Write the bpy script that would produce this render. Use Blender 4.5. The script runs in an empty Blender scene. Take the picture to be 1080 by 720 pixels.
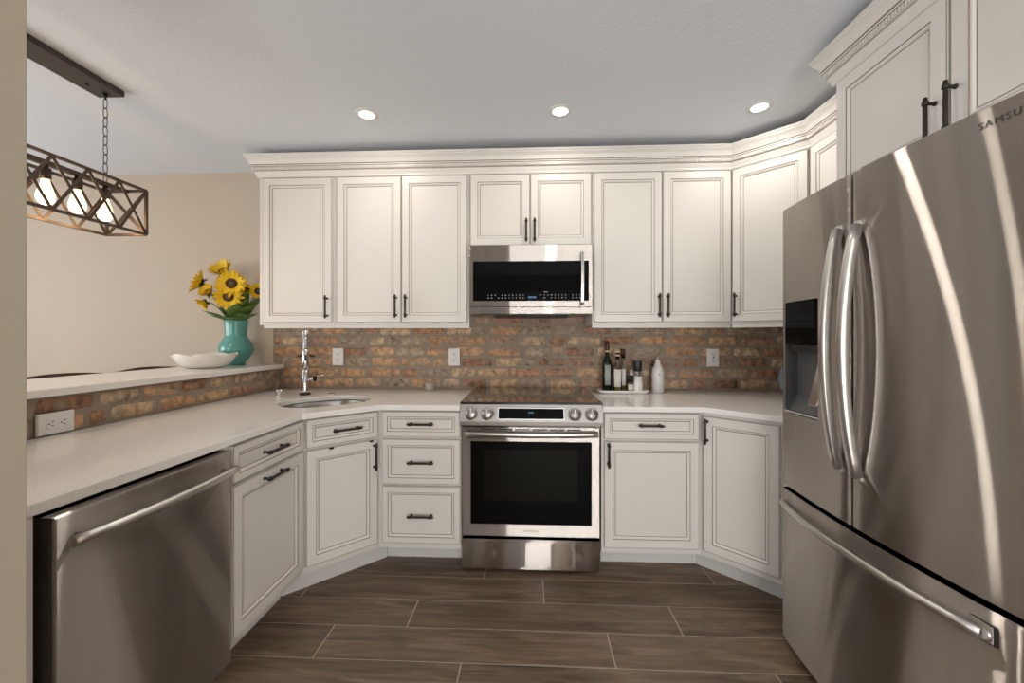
import bpy, bmesh, math, random
from mathutils import Vector, Matrix

# ------------------------------------------------------------------ camera, world, lights, exposure
SC = bpy.context.scene
COL = SC.collection
R = math.radians
PI = math.pi
CEIL = 2.485

cam_d = bpy.data.cameras.new('camera')
cam_d.sensor_width = 36.0
cam_d.lens = 440.0 / 1080.0 * 36.0
cam_d.shift_y = -4.0 / 1080.0
cam_d.clip_start = 0.03
cam = bpy.data.objects.new('camera', cam_d)
cam.location = (0, 0, 1.28)
cam.rotation_euler = (R(90), 0, R(2.6))
COL.objects.link(cam)
SC.camera = cam

w = bpy.data.worlds.new('world')
w.use_nodes = True
w.node_tree.nodes['Background'].inputs[0].default_value = (0.75, 0.85, 1.0, 1)
w.node_tree.nodes['Background'].inputs[1].default_value = 1.0
SC.world = w
SC.view_settings.view_transform = 'Standard'
SC.view_settings.look = 'None'
SC.view_settings.gamma = 1.0
SC.view_settings.use_curve_mapping = False
SC.view_settings.exposure = 0.28
try:
    SC.cycles.use_denoising = True
    SC.cycles.max_bounces = 10
    SC.cycles.diffuse_bounces = 5
    SC.cycles.sample_clamp_indirect = 6.0
except Exception:
    pass

DOWN_W = 2.3          # watts of each recessed lamp
FILL_REAR_W = 145.0     # added fill lamp behind the camera, for frontal light
FILL_LEFT_W = 55.0     # added fill lamp at rear left, for the dining wall
FILL_DINING_W = 50.0   # added fill lamp at the left wall, to lift the ceiling
BULB_E = 7.0


def area_light(name, loc, rot, sx, sy, watts, color, parent=None, shape='RECTANGLE'):
    d = bpy.data.lights.new(name, 'AREA')
    d.shape = shape
    d.size = sx
    if shape in ('RECTANGLE', 'ELLIPSE'):
        d.size_y = sy
    d.energy = watts
    d.color = color
    o = bpy.data.objects.new(name, d)
    COL.objects.link(o)
    if parent is not None:
        o.parent = parent
    o.location = loc
    o.rotation_euler = rot
    return o


# added fill lamps out of view: two at the rear wall, one at the left
area_light('fill_rear', (0.55, -2.93, 1.35), (R(112), 0, 0), 1.9, 1.5, FILL_REAR_W, (1.0, 0.98, 0.955))
area_light('fill_rear_left', (-3.3, -2.93, 1.35), (R(112), 0, 0), 1.9, 1.5, FILL_LEFT_W, (1.0, 0.98, 0.95))
area_light('fill_dining', (-4.5, 0.9, 1.45), (R(105), 0, R(-90)), 2.2, 1.7, FILL_DINING_W, (0.93, 0.96, 1.0))


# ------------------------------------------------------------------ materials
def new_mat(name):
    m = bpy.data.materials.new(name)
    m.use_nodes = True
    nt = m.node_tree
    return m, nt, nt.nodes, nt.links, nt.nodes['Principled BSDF']


def pm(name, col, rough=0.5, metal=0.0, bump=0.0, bscale=200.0, trans=0.0, ior=1.45, emit=None, estr=0.0,
       aniso=0.0, anrot=0.0, coat=0.0, vary=0.0, vscale=6.0, stretch=(1, 1, 1), spec=0.5):
    m, nt, N, L, b = new_mat(name)
    b.inputs['Base Color'].default_value = (*col, 1)
    b.inputs['Roughness'].default_value = rough
    b.inputs['Metallic'].default_value = metal
    b.inputs['Transmission Weight'].default_value = trans
    b.inputs['IOR'].default_value = ior
    b.inputs['Specular IOR Level'].default_value = spec
    b.inputs['Coat Weight'].default_value = coat
    if emit:
        b.inputs['Emission Color'].default_value = (*emit, 1)
        b.inputs['Emission Strength'].default_value = estr
    if bump or vary:
        tc = N.new('ShaderNodeTexCoord')
        mp = N.new('ShaderNodeMapping')
        mp.inputs['Scale'].default_value = stretch
        L.new(tc.outputs['Object'], mp.inputs[0])
        if bump:
            n = N.new('ShaderNodeTexNoise')
            n.inputs['Scale'].default_value = bscale
            n.inputs['Detail'].default_value = 3
            bp = N.new('ShaderNodeBump')
            bp.inputs['Strength'].default_value = bump
            bp.inputs['Distance'].default_value = 0.002
            L.new(mp.outputs[0], n.inputs['Vector'])
            L.new(n.outputs['Fac'], bp.inputs['Height'])
            L.new(bp.outputs[0], b.inputs['Normal'])
        if vary:
            n2 = N.new('ShaderNodeTexNoise')
            n2.inputs['Scale'].default_value = vscale
            n2.inputs['Detail'].default_value = 5
            L.new(mp.outputs[0], n2.inputs['Vector'])
            mx = N.new('ShaderNodeMix')
            mx.data_type = 'RGBA'
            mx.inputs['A'].default_value = (*[c * (1 - vary) for c in col], 1)
            mx.inputs['B'].default_value = (*[min(1, c * (1 + vary)) for c in col], 1)
            L.new(n2.outputs['Fac'], mx.inputs['Factor'])
            L.new(mx.outputs['Result'], b.inputs['Base Color'])
    return m


M = {}
M['paint'] = pm('cabinet_paint', (0.70, 0.675, 0.635), 0.33, vary=0.03, vscale=3)
M['glaze'] = pm('brown_glaze', (0.27, 0.215, 0.16), 0.5)
M['toe'] = pm('toe_paint', (0.66, 0.65, 0.63), 0.4)
M['wall'] = pm('beige_wall_paint', (0.53, 0.44, 0.345), 0.75, bump=0.12, bscale=120)
M['ceil'] = pm('ceiling_texture', (0.735, 0.765, 0.815), 0.9, bump=0.55, bscale=55)
M['wall_post'] = pm('greige_wall_paint', (0.44, 0.395, 0.305), 0.75, bump=0.1, bscale=120)
M['trimw'] = pm('white_trim', (0.75, 0.74, 0.72), 0.4)
M['bronze'] = pm('dark_bronze', (0.045, 0.036, 0.030), 0.38, 0.75)
M['lampb'] = pm('lamp_bronze', (0.075, 0.052, 0.038), 0.42, 0.6, vary=0.25, vscale=20)
M['canopy'] = pm('canopy_bronze', (0.075, 0.06, 0.052), 0.5, 0.3)


def brushed_mat():
    """horizontally brushed stainless: reflections smear vertically"""
    m = bpy.data.materials.new('brushed_steel')
    m.use_nodes = True
    nt = m.node_tree
    N, L = nt.nodes, nt.links
    N.remove(N['Principled BSDF'])
    gl = N.new('ShaderNodeBsdfAnisotropic')
    gl.distribution = 'GGX'
    gl.inputs['Roughness'].default_value = STEEL_R
    gl.inputs['Anisotropy'].default_value = STEEL_A
    g = N.new('ShaderNodeNewGeometry')
    t = N.new('ShaderNodeVectorMath')
    t.operation = 'CROSS_PRODUCT'
    t.inputs[1].default_value = (0, 0, 1)
    L.new(g.outputs['Normal'], t.inputs[0])
    L.new(t.outputs[0], gl.inputs['Tangent'])
    tc = N.new('ShaderNodeTexCoord')
    mp = N.new('ShaderNodeMapping')
    mp.inputs['Scale'].default_value = (1, 1, 300)
    L.new(tc.outputs['Object'], mp.inputs[0])
    n = N.new('ShaderNodeTexNoise')
    n.inputs['Scale'].default_value = 1.2
    n.inputs['Detail'].default_value = 4
    L.new(mp.outputs[0], n.inputs['Vector'])
    mx = N.new('ShaderNodeMix')
    mx.data_type = 'RGBA'
    mx.inputs['A'].default_value = (*[c * 0.93 for c in STEEL_C], 1)
    mx.inputs['B'].default_value = (*[c * 1.07 for c in STEEL_C], 1)
    L.new(n.outputs['Fac'], mx.inputs['Factor'])
    L.new(mx.outputs['Result'], gl.inputs['Color'])
    L.new(gl.outputs[0], N['Material Output'].inputs['Surface'])
    return m


STEEL_R, STEEL_A, STEEL_C = 0.20, 0.945, (0.60, 0.55, 0.505)
M['steel'] = brushed_mat()
M['steel2'] = pm('smooth_steel', (0.66, 0.645, 0.62), 0.22, 1.0)
M['satin'] = pm('satin_steel', (0.60, 0.58, 0.555), 0.33, 1.0)
M['steel3'] = pm('panel_steel', (0.43, 0.41, 0.385), 0.30, 1.0)
M['steeld'] = pm('dark_steel', (0.33, 0.32, 0.31), 0.35, 0.9)
M['chrome'] = pm('chrome', (0.66, 0.66, 0.67), 0.13, 1.0)
M['sinkm'] = pm('sink_steel', (0.45, 0.44, 0.43), 0.24, 1.0)
M['blackglass'] = pm('black_glass', (0.004, 0.004, 0.004), 0.04, spec=0.06)
M['cooktop'] = pm('cooktop_glass', (0.012, 0.010, 0.009), 0.05, spec=0.8, coat=0.5)
M['innerglass'] = pm('oven_inner_glass', (0.008, 0.007, 0.005), 0.08, spec=0.1)
M['black'] = pm('black_plastic', (0.012, 0.012, 0.012), 0.4)
M['darkgap'] = pm('dark_recess', (0.02, 0.02, 0.02), 0.7)
M['greyplastic'] = pm('grey_plastic', (0.10, 0.10, 0.10), 0.35)
M['display'] = pm('blue_display', (0.01, 0.02, 0.04), 0.3, emit=(0.12, 0.32, 0.6), estr=0.5)
M['keys'] = pm('pale_key_marks', (0.30, 0.30, 0.29), 0.5)
M['logo'] = pm('logo_grey', (0.06, 0.06, 0.06), 0.4)
M['plate'] = pm('white_plate', (0.74, 0.72, 0.70), 0.3)
M['slot'] = pm('socket_slot', (0.05, 0.05, 0.05), 0.5)
M['ceramic'] = pm('white_ceramic', (0.78, 0.76, 0.72), 0.18)
M['ceramic_m'] = pm('pale_stoneware', (0.68, 0.67, 0.63), 0.35)
M['teal'] = pm('teal_glaze', (0.10, 0.335, 0.30), 0.12, vary=0.18, vscale=9, coat=0.4)
M['bluegrey'] = pm('bluegrey_glaze', (0.27, 0.33, 0.39), 0.25)
M['petal'] = pm('yellow_petals', (0.93, 0.56, 0.010), 0.55, vary=0.25, vscale=40)
M['petal2'] = pm('deep_yellow_petals', (0.82, 0.54, 0.018), 0.55, vary=0.25, vscale=40)
M['seed'] = pm('brown_seed_head', (0.07, 0.03, 0.012), 0.8, bump=1.0, bscale=300, vary=0.5, vscale=150)
M['seedc'] = pm('green_seed_centre', (0.10, 0.10, 0.03), 0.8, bump=1.0, bscale=300)
M['leaf'] = pm('green_leaf', (0.115, 0.19, 0.04), 0.5, vary=0.35, vscale=25)
M['stem'] = pm('green_stem', (0.10, 0.15, 0.04), 0.6)
M['oilbottle'] = pm('dark_green_glass', (0.008, 0.013, 0.006), 0.06)
M['clear'] = pm('clear_glass', (0.95, 0.97, 0.95), 0.02, trans=1.0, ior=1.45)
M['frost'] = pm('frosted_glass', (0.62, 0.55, 0.47), 0.3, trans=0.35)
M['oil'] = pm('yellow_oil', (0.62, 0.50, 0.05), 0.1, trans=0.6, ior=1.4)
M['label_g'] = pm('grey_green_label', (0.33, 0.36, 0.33), 0.6)
M['label_w'] = pm('white_label', (0.72, 0.69, 0.62), 0.6)
M['capsule'] = pm('dark_red_capsule', (0.06, 0.014, 0.010), 0.35)
M['cork'] = pm('pale_cork', (0.62, 0.44, 0.32), 0.7)
M['spice'] = pm('brown_spice', (0.10, 0.06, 0.045), 0.7)
M['salt'] = pm('white_salt', (0.82, 0.80, 0.76), 0.6, bump=0.4, bscale=500)
M['reed'] = pm('wood_reed', (0.30, 0.19, 0.08), 0.7)
M['darkwood'] = pm('dark_wood', (0.085, 0.048, 0.028), 0.4, vary=0.35, vscale=5, stretch=(1, 8, 8))
M['stoolseat'] = pm('brown_seat', (0.14, 0.09, 0.06), 0.6)
M['lens'] = pm('lamp_lens', (0.9, 0.9, 0.9), 0.4, emit=(1.0, 0.93, 0.83), estr=9.0)
M['filament'] = pm('glowing_filament', (1, 0.8, 0.5), 0.4, emit=(1.0, 0.62, 0.25), estr=60.0)
M['glowpane'] = pm('added_glow_pane', (0.7, 0.75, 0.8), 0.3, emit=(0.85, 0.93, 1.0), estr=0.5)  # glowing pane for the added doors and dining window
M['shutter'] = pm('shutter_paint', (0.6, 0.6, 0.58), 0.4)


def bulb_mat():
    m, nt, N, L, b = new_mat('lit_bulb_glass')
    b.inputs['Base Color'].default_value = (1, 0.9, 0.75, 1)
    b.inputs['Roughness'].default_value = 0.08
    b.inputs['Emission Color'].default_value = (1.0, 0.66, 0.34, 1)
    lw = N.new('ShaderNodeLayerWeight')
    lw.inputs['Blend'].default_value = 0.35
    mp = N.new('ShaderNodeMapRange')
    mp.inputs['From Min'].default_value = 0.0
    mp.inputs['From Max'].default_value = 0.9
    mp.inputs['To Min'].default_value = BULB_E
    mp.inputs['To Max'].default_value = 0.9
    L.new(lw.outputs['Facing'], mp.inputs['Value'])
    L.new(mp.outputs[0], b.inputs['Emission Strength'])
    return m


M['bulb'] = bulb_mat()


def quartz_mat():
    m, nt, N, L, b = new_mat('white_quartz')
    tc = N.new('ShaderNodeTexCoord')
    n = N.new('ShaderNodeTexNoise')
    n.inputs['Scale'].default_value = 260
    n.inputs['Detail'].default_value = 2
    r = N.new('ShaderNodeValToRGB')
    r.color_ramp.elements[0].position = 0.34
    r.color_ramp.elements[0].color = (0.76, 0.735, 0.70, 1)
    r.color_ramp.elements[1].position = 0.46
    r.color_ramp.elements[1].color = (0.86, 0.835, 0.805, 1)
    L.new(tc.outputs['Object'], n.inputs['Vector'])
    L.new(n.outputs['Fac'], r.inputs[0])
    L.new(r.outputs[0], b.inputs['Base Color'])
    b.inputs['Roughness'].default_value = 0.16
    return m


M['quartz'] = quartz_mat()


def plank_mat():
    m, nt, N, L, b = new_mat('wood_look_tile')
    at = N.new('ShaderNodeAttribute')
    at.attribute_name = 'rnd'
    tc = N.new('ShaderNodeTexCoord')
    mul = N.new('ShaderNodeVectorMath')
    mul.operation = 'MULTIPLY'
    mul.inputs[1].default_value = (13.0, 7.0, 5.0)
    add = N.new('ShaderNodeVectorMath')
    add.operation = 'ADD'
    L.new(at.outputs['Color'], mul.inputs[0])
    L.new(tc.outputs['Object'], add.inputs[0])
    L.new(mul.outputs[0], add.inputs[1])
    mp = N.new('ShaderNodeMapping')
    mp.inputs['Scale'].default_value = (1.6, 16, 1)
    L.new(add.outputs[0], mp.inputs[0])
    n = N.new('ShaderNodeTexNoise')
    n.inputs['Scale'].default_value = 1.6
    n.inputs['Detail'].default_value = 7
    n.inputs['Roughness'].default_value = 0.62
    n.inputs['Distortion'].default_value = 0.9
    L.new(mp.outputs[0], n.inputs['Vector'])
    r = N.new('ShaderNodeValToRGB')
    e = r.color_ramp.elements
    e[0].position, e[0].color = 0.28, (0.058, 0.038, 0.025, 1)
    e[1].position, e[1].color = 0.75, (0.265, 0.185, 0.122, 1)
    k = e.new(0.5)
    k.color = (0.142, 0.096, 0.062, 1)
    L.new(n.outputs['Fac'], r.inputs[0])
    sep = N.new('ShaderNodeSeparateColor')
    L.new(at.outputs['Color'], sep.inputs[0])
    mr = N.new('ShaderNodeMapRange')
    mr.inputs['To Min'].default_value = 0.82
    mr.inputs['To Max'].default_value = 1.18
    L.new(sep.outputs[0], mr.inputs['Value'])
    mx = N.new('ShaderNodeVectorMath')
    mx.operation = 'MULTIPLY'
    L.new(r.outputs[0], mx.inputs[0])
    L.new(mr.outputs[0], mx.inputs[1])
    L.new(mx.outputs[0], b.inputs['Base Color'])
    b.inputs['Roughness'].default_value = 0.42
    bp = N.new('ShaderNodeBump')
    bp.inputs['Strength'].default_value = 0.15
    bp.inputs['Distance'].default_value = 0.002
    L.new(n.outputs['Fac'], bp.inputs['Height'])
    L.new(bp.outputs[0], b.inputs['Normal'])
    return m


M['plank'] = plank_mat()
M['grout'] = pm('tile_grout', (0.50, 0.43, 0.35), 0.9)


def brick_mat():
    m, nt, N, L, b = new_mat('reclaimed_brick')
    at = N.new('ShaderNodeAttribute')
    at.attribute_name = 'rnd'
    sep = N.new('ShaderNodeSeparateColor')
    L.new(at.outputs['Color'], sep.inputs[0])
    r = N.new('ShaderNodeValToRGB')
    r.color_ramp.interpolation = 'LINEAR'
    e = r.color_ramp.elements
    stops = [(0.0, (0.25, 0.135, 0.085)), (0.18, (0.42, 0.235, 0.13)), (0.36, (0.49, 0.30, 0.17)), (0.52, (0.47, 0.30, 0.17)),
             (0.68, (0.52, 0.38, 0.24)), (0.82, (0.32, 0.245, 0.18)), (1.0, (0.37, 0.19, 0.12))]
    e[0].position, e[0].color = stops[0][0], (*stops[0][1], 1)
    e[1].position, e[1].color = stops[-1][0], (*stops[-1][1], 1)
    for p, c in stops[1:-1]:
        k = e.new(p)
        k.color = (*c, 1)
    L.new(sep.outputs[0], r.inputs[0])
    tc = N.new('ShaderNodeTexCoord')
    n = N.new('ShaderNodeTexNoise')
    n.inputs['Scale'].default_value = 26
    n.inputs['Detail'].default_value = 6
    n.inputs['Roughness'].default_value = 0.65
    L.new(tc.outputs['Object'], n.inputs['Vector'])
    r2 = N.new('ShaderNodeValToRGB')
    r2.color_ramp.elements[0].position = 0.33
    r2.color_ramp.elements[0].color = (0.40, 0.37, 0.35, 1)
    r2.color_ramp.elements[1].position = 0.62
    r2.color_ramp.elements[1].color = (1.4, 1.4, 1.4, 1)
    L.new(n.outputs['Fac'], r2.inputs[0])
    mx = N.new('ShaderNodeMix')
    mx.data_type = 'RGBA'
    mx.blend_type = 'MULTIPLY'
    mx.inputs['Factor'].default_value = 0.85
    L.new(r.outputs[0], mx.inputs['A'])
    L.new(r2.outputs[0], mx.inputs['B'])
    # mortar smears
    n3 = N.new('ShaderNodeTexNoise')
    n3.inputs['Scale'].default_value = 9
    n3.inputs['Detail'].default_value = 4
    L.new(tc.outputs['Object'], n3.inputs['Vector'])
    r3 = N.new('ShaderNodeValToRGB')
    r3.color_ramp.elements[0].position = 0.52
    r3.color_ramp.elements[0].color = (0, 0, 0, 1)
    r3.color_ramp.elements[1].position = 0.72
    r3.color_ramp.elements[1].color = (0.8, 0.8, 0.8, 1)
    L.new(n3.outputs['Fac'], r3.inputs[0])
    mx2 = N.new('ShaderNodeMix')
    mx2.data_type = 'RGBA'
    mx2.inputs['B'].default_value = (0.30, 0.245, 0.19, 1)
    L.new(r3.outputs[0], mx2.inputs['Factor'])
    L.new(mx.outputs['Result'], mx2.inputs['A'])
    n4 = N.new('ShaderNodeTexNoise')           # soot-dark stains on some bricks
    n4.inputs['Scale'].default_value = 15
    n4.inputs['Detail'].default_value = 5
    n4.inputs['Roughness'].default_value = 0.7
    sh = N.new('ShaderNodeVectorMath')
    sh.operation = 'ADD'
    sh.inputs[1].default_value = (3.7, 1.3, 8.1)
    L.new(tc.outputs['Object'], sh.inputs[0])
    L.new(sh.outputs[0], n4.inputs['Vector'])
    r4 = N.new('ShaderNodeValToRGB')
    r4.color_ramp.elements[0].position = 0.60
    r4.color_ramp.elements[0].color = (0, 0, 0, 1)
    r4.color_ramp.elements[1].position = 0.70
    r4.color_ramp.elements[1].color = (0.85, 0.85, 0.85, 1)
    L.new(n4.outputs['Fac'], r4.inputs[0])
    mx3 = N.new('ShaderNodeMix')
    mx3.data_type = 'RGBA'
    mx3.inputs['B'].default_value = (0.075, 0.062, 0.055, 1)
    L.new(r4.outputs[0], mx3.inputs['Factor'])
    L.new(mx2.outputs['Result'], mx3.inputs['A'])
    L.new(mx3.outputs['Result'], b.inputs['Base Color'])
    b.inputs['Roughness'].default_value = 0.8
    bp = N.new('ShaderNodeBump')
    bp.inputs['Strength'].default_value = 0.6
    bp.inputs['Distance'].default_value = 0.004
    L.new(n.outputs['Fac'], bp.inputs['Height'])
    L.new(bp.outputs[0], b.inputs['Normal'])
    return m


M['brick'] = brick_mat()
M['mortar'] = pm('brick_mortar', (0.285, 0.232, 0.18), 0.95, bump=0.9, bscale=90, vary=0.28, vscale=14)

# ------------------------------------------------------------------ object helpers
MW = {}          # world matrices of the Empties


def thing(name, label, cat, loc=(0, 0, 0), rz=0.0, group=None):
    o = bpy.data.objects.new(name, None)
    o.empty_display_size = 0.05
    COL.objects.link(o)
    o.location = loc
    o.rotation_euler = (0, 0, rz)
    MW[o.name] = Matrix.Translation(loc) @ Matrix.Rotation(rz, 4, 'Z')
    o['label'] = label
    o['category'] = cat
    if group:
        o['group'] = group
    return o


def tag(o, label, cat, group=None):
    o['label'] = label
    o['category'] = cat
    if group:
        o['group'] = group
    return o


class MB:
    """collects shapes into one mesh"""

    def __init__(s):
        s.bm = bmesh.new()
        s.mats = []
        s.lay = None

    def mi(s, m):
        if m not in s.mats:
            s.mats.append(m)
        return s.mats.index(m)

    def rnd_layer(s):
        if s.lay is None:
            s.lay = s.bm.verts.layers.float_color.new('rnd')
        return s.lay

    def face(s, vs, m, smooth=False):
        try:
            f = s.bm.faces.new(vs)
        except ValueError:
            return None
        f.material_index = s.mi(m)
        f.smooth = smooth
        return f

    def box(s, x0, x1, y0, y1, z0, z1, m, bev=0.0, seg=2, mtx=None):
        t = bmesh.new()
        bmesh.ops.create_cube(t, size=1.0)
        for v in t.verts:
            v.co = Vector(((x0 + x1) / 2 + v.co.x * (x1 - x0), (y0 + y1) / 2 + v.co.y * (y1 - y0), (z0 + z1) / 2 + v.co.z * (z1 - z0)))
        if bev > 0:
            bev = min(bev, 0.45 * min(abs(x1 - x0), abs(y1 - y0), abs(z1 - z0)))
            bmesh.ops.bevel(t, geom=list(t.edges), offset=bev, segments=seg, affect='EDGES', profile=0.5)
        s.merge(t, m, mtx, smooth=False)

    def merge(s, t, m, mtx=None, smooth=False):
        mp = {}
        for v in t.verts:
            mp[v] = s.bm.verts.new(mtx @ v.co if mtx is not None else v.co)
        for f in t.faces:
            s.face([mp[v] for v in f.verts], m, smooth)
        t.free()

    def prism(s, poly, z0, z1, m, bev=0.0, seg=2, mtx=None):
        t = bmesh.new()
        a = [t.verts.new((p[0], p[1], z0)) for p in poly]
        f = t.faces.new(a)
        r = bmesh.ops.extrude_face_region(t, geom=[f])
        for v in r['geom']:
            if isinstance(v, bmesh.types.BMVert):
                v.co.z = z1
        bmesh.ops.recalc_face_normals(t, faces=list(t.faces))
        if bev > 0:
            bmesh.ops.bevel(t, geom=list(t.edges), offset=bev, segments=seg, affect='EDGES', profile=0.5)
        s.merge(t, m, mtx)

    def lathe(s, prof, m, c=(0, 0, 0), seg=24, mtx=None, smooth=True, sx=1.0, sy=1.0, rmod=None):
        """prof: list of (r, z)"""
        rings = []
        for (r, z) in prof:
            if r < 1e-6:
                p = Vector((c[0], c[1], c[2] + z))
                rings.append([s.bm.verts.new(mtx @ p if mtx is not None else p)])
            else:
                ring = []
                for i in range(seg):
                    a = 2 * PI * i / seg
                    rr, zz = (r, z) if rmod is None else rmod(r, z, a)
                    p = Vector((c[0] + rr * math.cos(a) * sx, c[1] + rr * math.sin(a) * sy, c[2] + zz))
                    ring.append(s.bm.verts.new(mtx @ p if mtx is not None else p))
                rings.append(ring)
        for k in range(len(rings) - 1):
            A, B = rings[k], rings[k + 1]
            for i in range(seg):
                j = (i + 1) % seg
                if len(A) == 1 and len(B) == 1:
                    continue
                if len(A) == 1:
                    s.face([A[0], B[j], B[i]], m, smooth)
                elif len(B) == 1:
                    s.face([A[i], A[j], B[0]], m, smooth)
                else:
                    s.face([A[i], A[j], B[j], B[i]], m, smooth)

    def tube(s, pts, r, m, seg=10, cap=True, smooth=True, closed=False, flat=1.0, up=None, square=False):
        """a round (or squashed) tube along points; r may be a list"""
        pts = [Vector(p) for p in pts]
        n = len(pts)
        rs = r if isinstance(r, (list, tuple)) else [r] * n
        rings = []
        prev = None
        for i, p in enumerate(pts):
            if closed:
                d = (pts[(i + 1) % n] - pts[(i - 1) % n])
            else:
                d = (pts[min(i + 1, n - 1)] - pts[max(i - 1, 0)])
            d.normalize()
            if prev is None:
                u = Vector(up) if up is not None else (Vector((0, 0, 1)) if abs(d.z) < 0.9 else Vector((0, 1, 0)))
            else:
                u = prev
            u = (u - d * u.dot(d)).normalized()
            v = d.cross(u)
            prev = u
            ring = []
            for k in range(seg):
                a = 2 * PI * k / seg
                ca, sa = math.cos(a), math.sin(a)
                if square:
                    q = 0.35
                    ca = math.copysign(abs(ca) ** q, ca)
                    sa = math.copysign(abs(sa) ** q, sa)
                ring.append(s.bm.verts.new(p + u * ca * rs[i] * flat + v * sa * rs[i]))
            rings.append(ring)
        for k in range(n if closed else n - 1):
            A, B = rings[k], rings[(k + 1) % n]
            for i in range(seg):
                j = (i + 1) % seg
                s.face([A[i], A[j], B[j], B[i]], m, smooth)
        if cap and not closed:
            s.face(list(reversed(rings[0])), m)
            s.face(rings[-1], m)

    def cyl(s, p0, p1, r, m, seg=16, smooth=True):
        s.tube([p0, p1], r, m, seg=seg, smooth=smooth)

    def sphere(s, c, r, m, seg=14, sc=(1, 1, 1), mtx=None):
        prof = []
        k = seg // 2
        for i in range(k + 1):
            a = -PI / 2 + PI * i / k
            prof.append((math.cos(a) * r if 0 < i < k else 0.0, math.sin(a) * r * sc[2]))
        s.lathe(prof, m, c, seg, mtx, sx=sc[0], sy=sc[1])

    def loops(s, x0, x1, z0, z1, prof, mats, smooth=False):
        """nested rectangle rings: prof = (inset, y); mats = material per band; last ring is filled"""
        rings = []
        for (i, y) in prof:
            rings.append([s.bm.verts.new((x0 + i, y, z0 + i)), s.bm.verts.new((x1 - i, y, z0 + i)),
                          s.bm.verts.new((x1 - i, y, z1 - i)), s.bm.verts.new((x0 + i, y, z1 - i))])
        for k in range(len(rings) - 1):
            for i in range(4):
                j = (i + 1) % 4
                s.face([rings[k][i], rings[k][j], rings[k + 1][j], rings[k + 1][i]], mats[k], smooth)
        s.face(rings[-1], mats[len(rings) - 1])
        s.face(list(reversed(rings[0])), mats[0])

    def build(s, name, parent=None, world=False, recalc=True, fix=None):
        if recalc:
            bmesh.ops.recalc_face_normals(s.bm, faces=list(s.bm.faces))
        me = bpy.data.meshes.new(name)
        s.bm.to_mesh(me)
        s.bm.free()
        for m in s.mats:
            me.materials.append(M[m])
        o = bpy.data.objects.new(name, me)
        COL.objects.link(o)
        if parent is not None:
            o.parent = parent
            if world:
                pw = world_of(parent)
                me.transform(pw.inverted())
        MW[o.name] = Matrix.Identity(4)
        if fix is not None:
            pass
        return o


def world_of(o):
    m = MW.get(o.name, Matrix.Identity(4)).copy()
    p = o.parent
    while p is not None:
        m = MW.get(p.name, Matrix.Identity(4)) @ m
        p = p.parent
    return m


def struct(o):
    o['kind'] = 'structure'
    return o


# ------------------------------------------------------------------ the room
XL, XR, YB, YF = -4.62, 1.84, 2.955, -3.0   # left wall, right wall, back wall, rear wall (behind the camera)

# floor: wood-look planks with grout joints
random.seed(4)
fb = MB()
fb.box(XL, XR, YF, YB, -0.06, -0.0025, 'grout')
lay = fb.rnd_layer()
PL, PW, G = 1.205, 0.193, 0.0045
known = {-1: -0.25, 0: 0.063, 1: -0.55, 2: 0.33, 3: -0.275}
row = -4
while True:
    y1 = 2.212 - row * PW
    y0 = y1 - PW
    if y1 < YF:
        break
    off = known.get(row, random.uniform(0, PL))
    x = off - PL * math.ceil((off - XL) / PL)
    while x < XR:
        a0, a1 = max(x + G / 2, XL), min(x + PL - G / 2, XR)
        b0, b1 = max(y0 + G / 2, YF), min(y1 - G / 2, YB)
        if a1 - a0 > 0.01 and b1 - b0 > 0.01:
            before = len(fb.bm.verts)
            t = bmesh.new()
            e = 0.0015
            q = [t.verts.new(p) for p in ((a0, b0, -0.002), (a1, b0, -0.002), (a1, b1, -0.002), (a0, b1, -0.002),
                                          (a0 + e, b0 + e, 0), (a1 - e, b0 + e, 0), (a1 - e, b1 - e, 0), (a0 + e, b1 - e, 0))]
            for k in range(4):
                j = (k + 1) % 4
                t.faces.new((q[k], q[j], q[4 + j], q[4 + k]))
            t.faces.new(q[4:])
            fb.merge(t, 'plank')
            fb.bm.verts.ensure_lookup_table()
            cval = (random.random(), random.random(), random.random(), 1)
            for v in fb.bm.verts[before:]:
                v[lay] = cval
        x += PL
    row += 1
struct(fb.build('floor', recalc=False))

b = MB(); b.box(XL, XR, YF, YB, CEIL, CEIL + 0.1, 'ceil'); struct(b.build('ceiling'))
b = MB(); b.box(XL - 0.1, XR + 0.1, YB, YB + 0.1, -0.06, CEIL + 0.1, 'wall'); struct(b.build('wall_back'))
b = MB(); b.box(XR, XR + 0.1, YF, YB, -0.06, CEIL + 0.1, 'wall'); struct(b.build('wall_right'))
b = MB(); b.box(XL - 0.1, XL, YF, YB, -0.06, CEIL + 0.1, 'wall'); struct(b.build('wall_left'))
b = MB(); b.box(XL - 0.1, XR + 0.1, YF - 0.1, YF, -0.06, CEIL + 0.1, 'wall'); struct(b.build('wall_rear'))
b = MB(); b.box(-1.96, -0.838, 0.55, 0.66, 0.0, CEIL, 'wall_post', 0.004, 1); struct(b.build('wall_entry'))
b = MB(); b.box(-1.93, -1.822, 0.662, 2.953, 0.0, 1.06, 'wall'); struct(b.build('wall_peninsula'))
# dining baseboard
b = MB(); b.box(XL, -1.94, 2.938, 2.955, 0, 0.11, 'trimw', 0.004, 1); struct(b.build('baseboard_back'))

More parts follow.
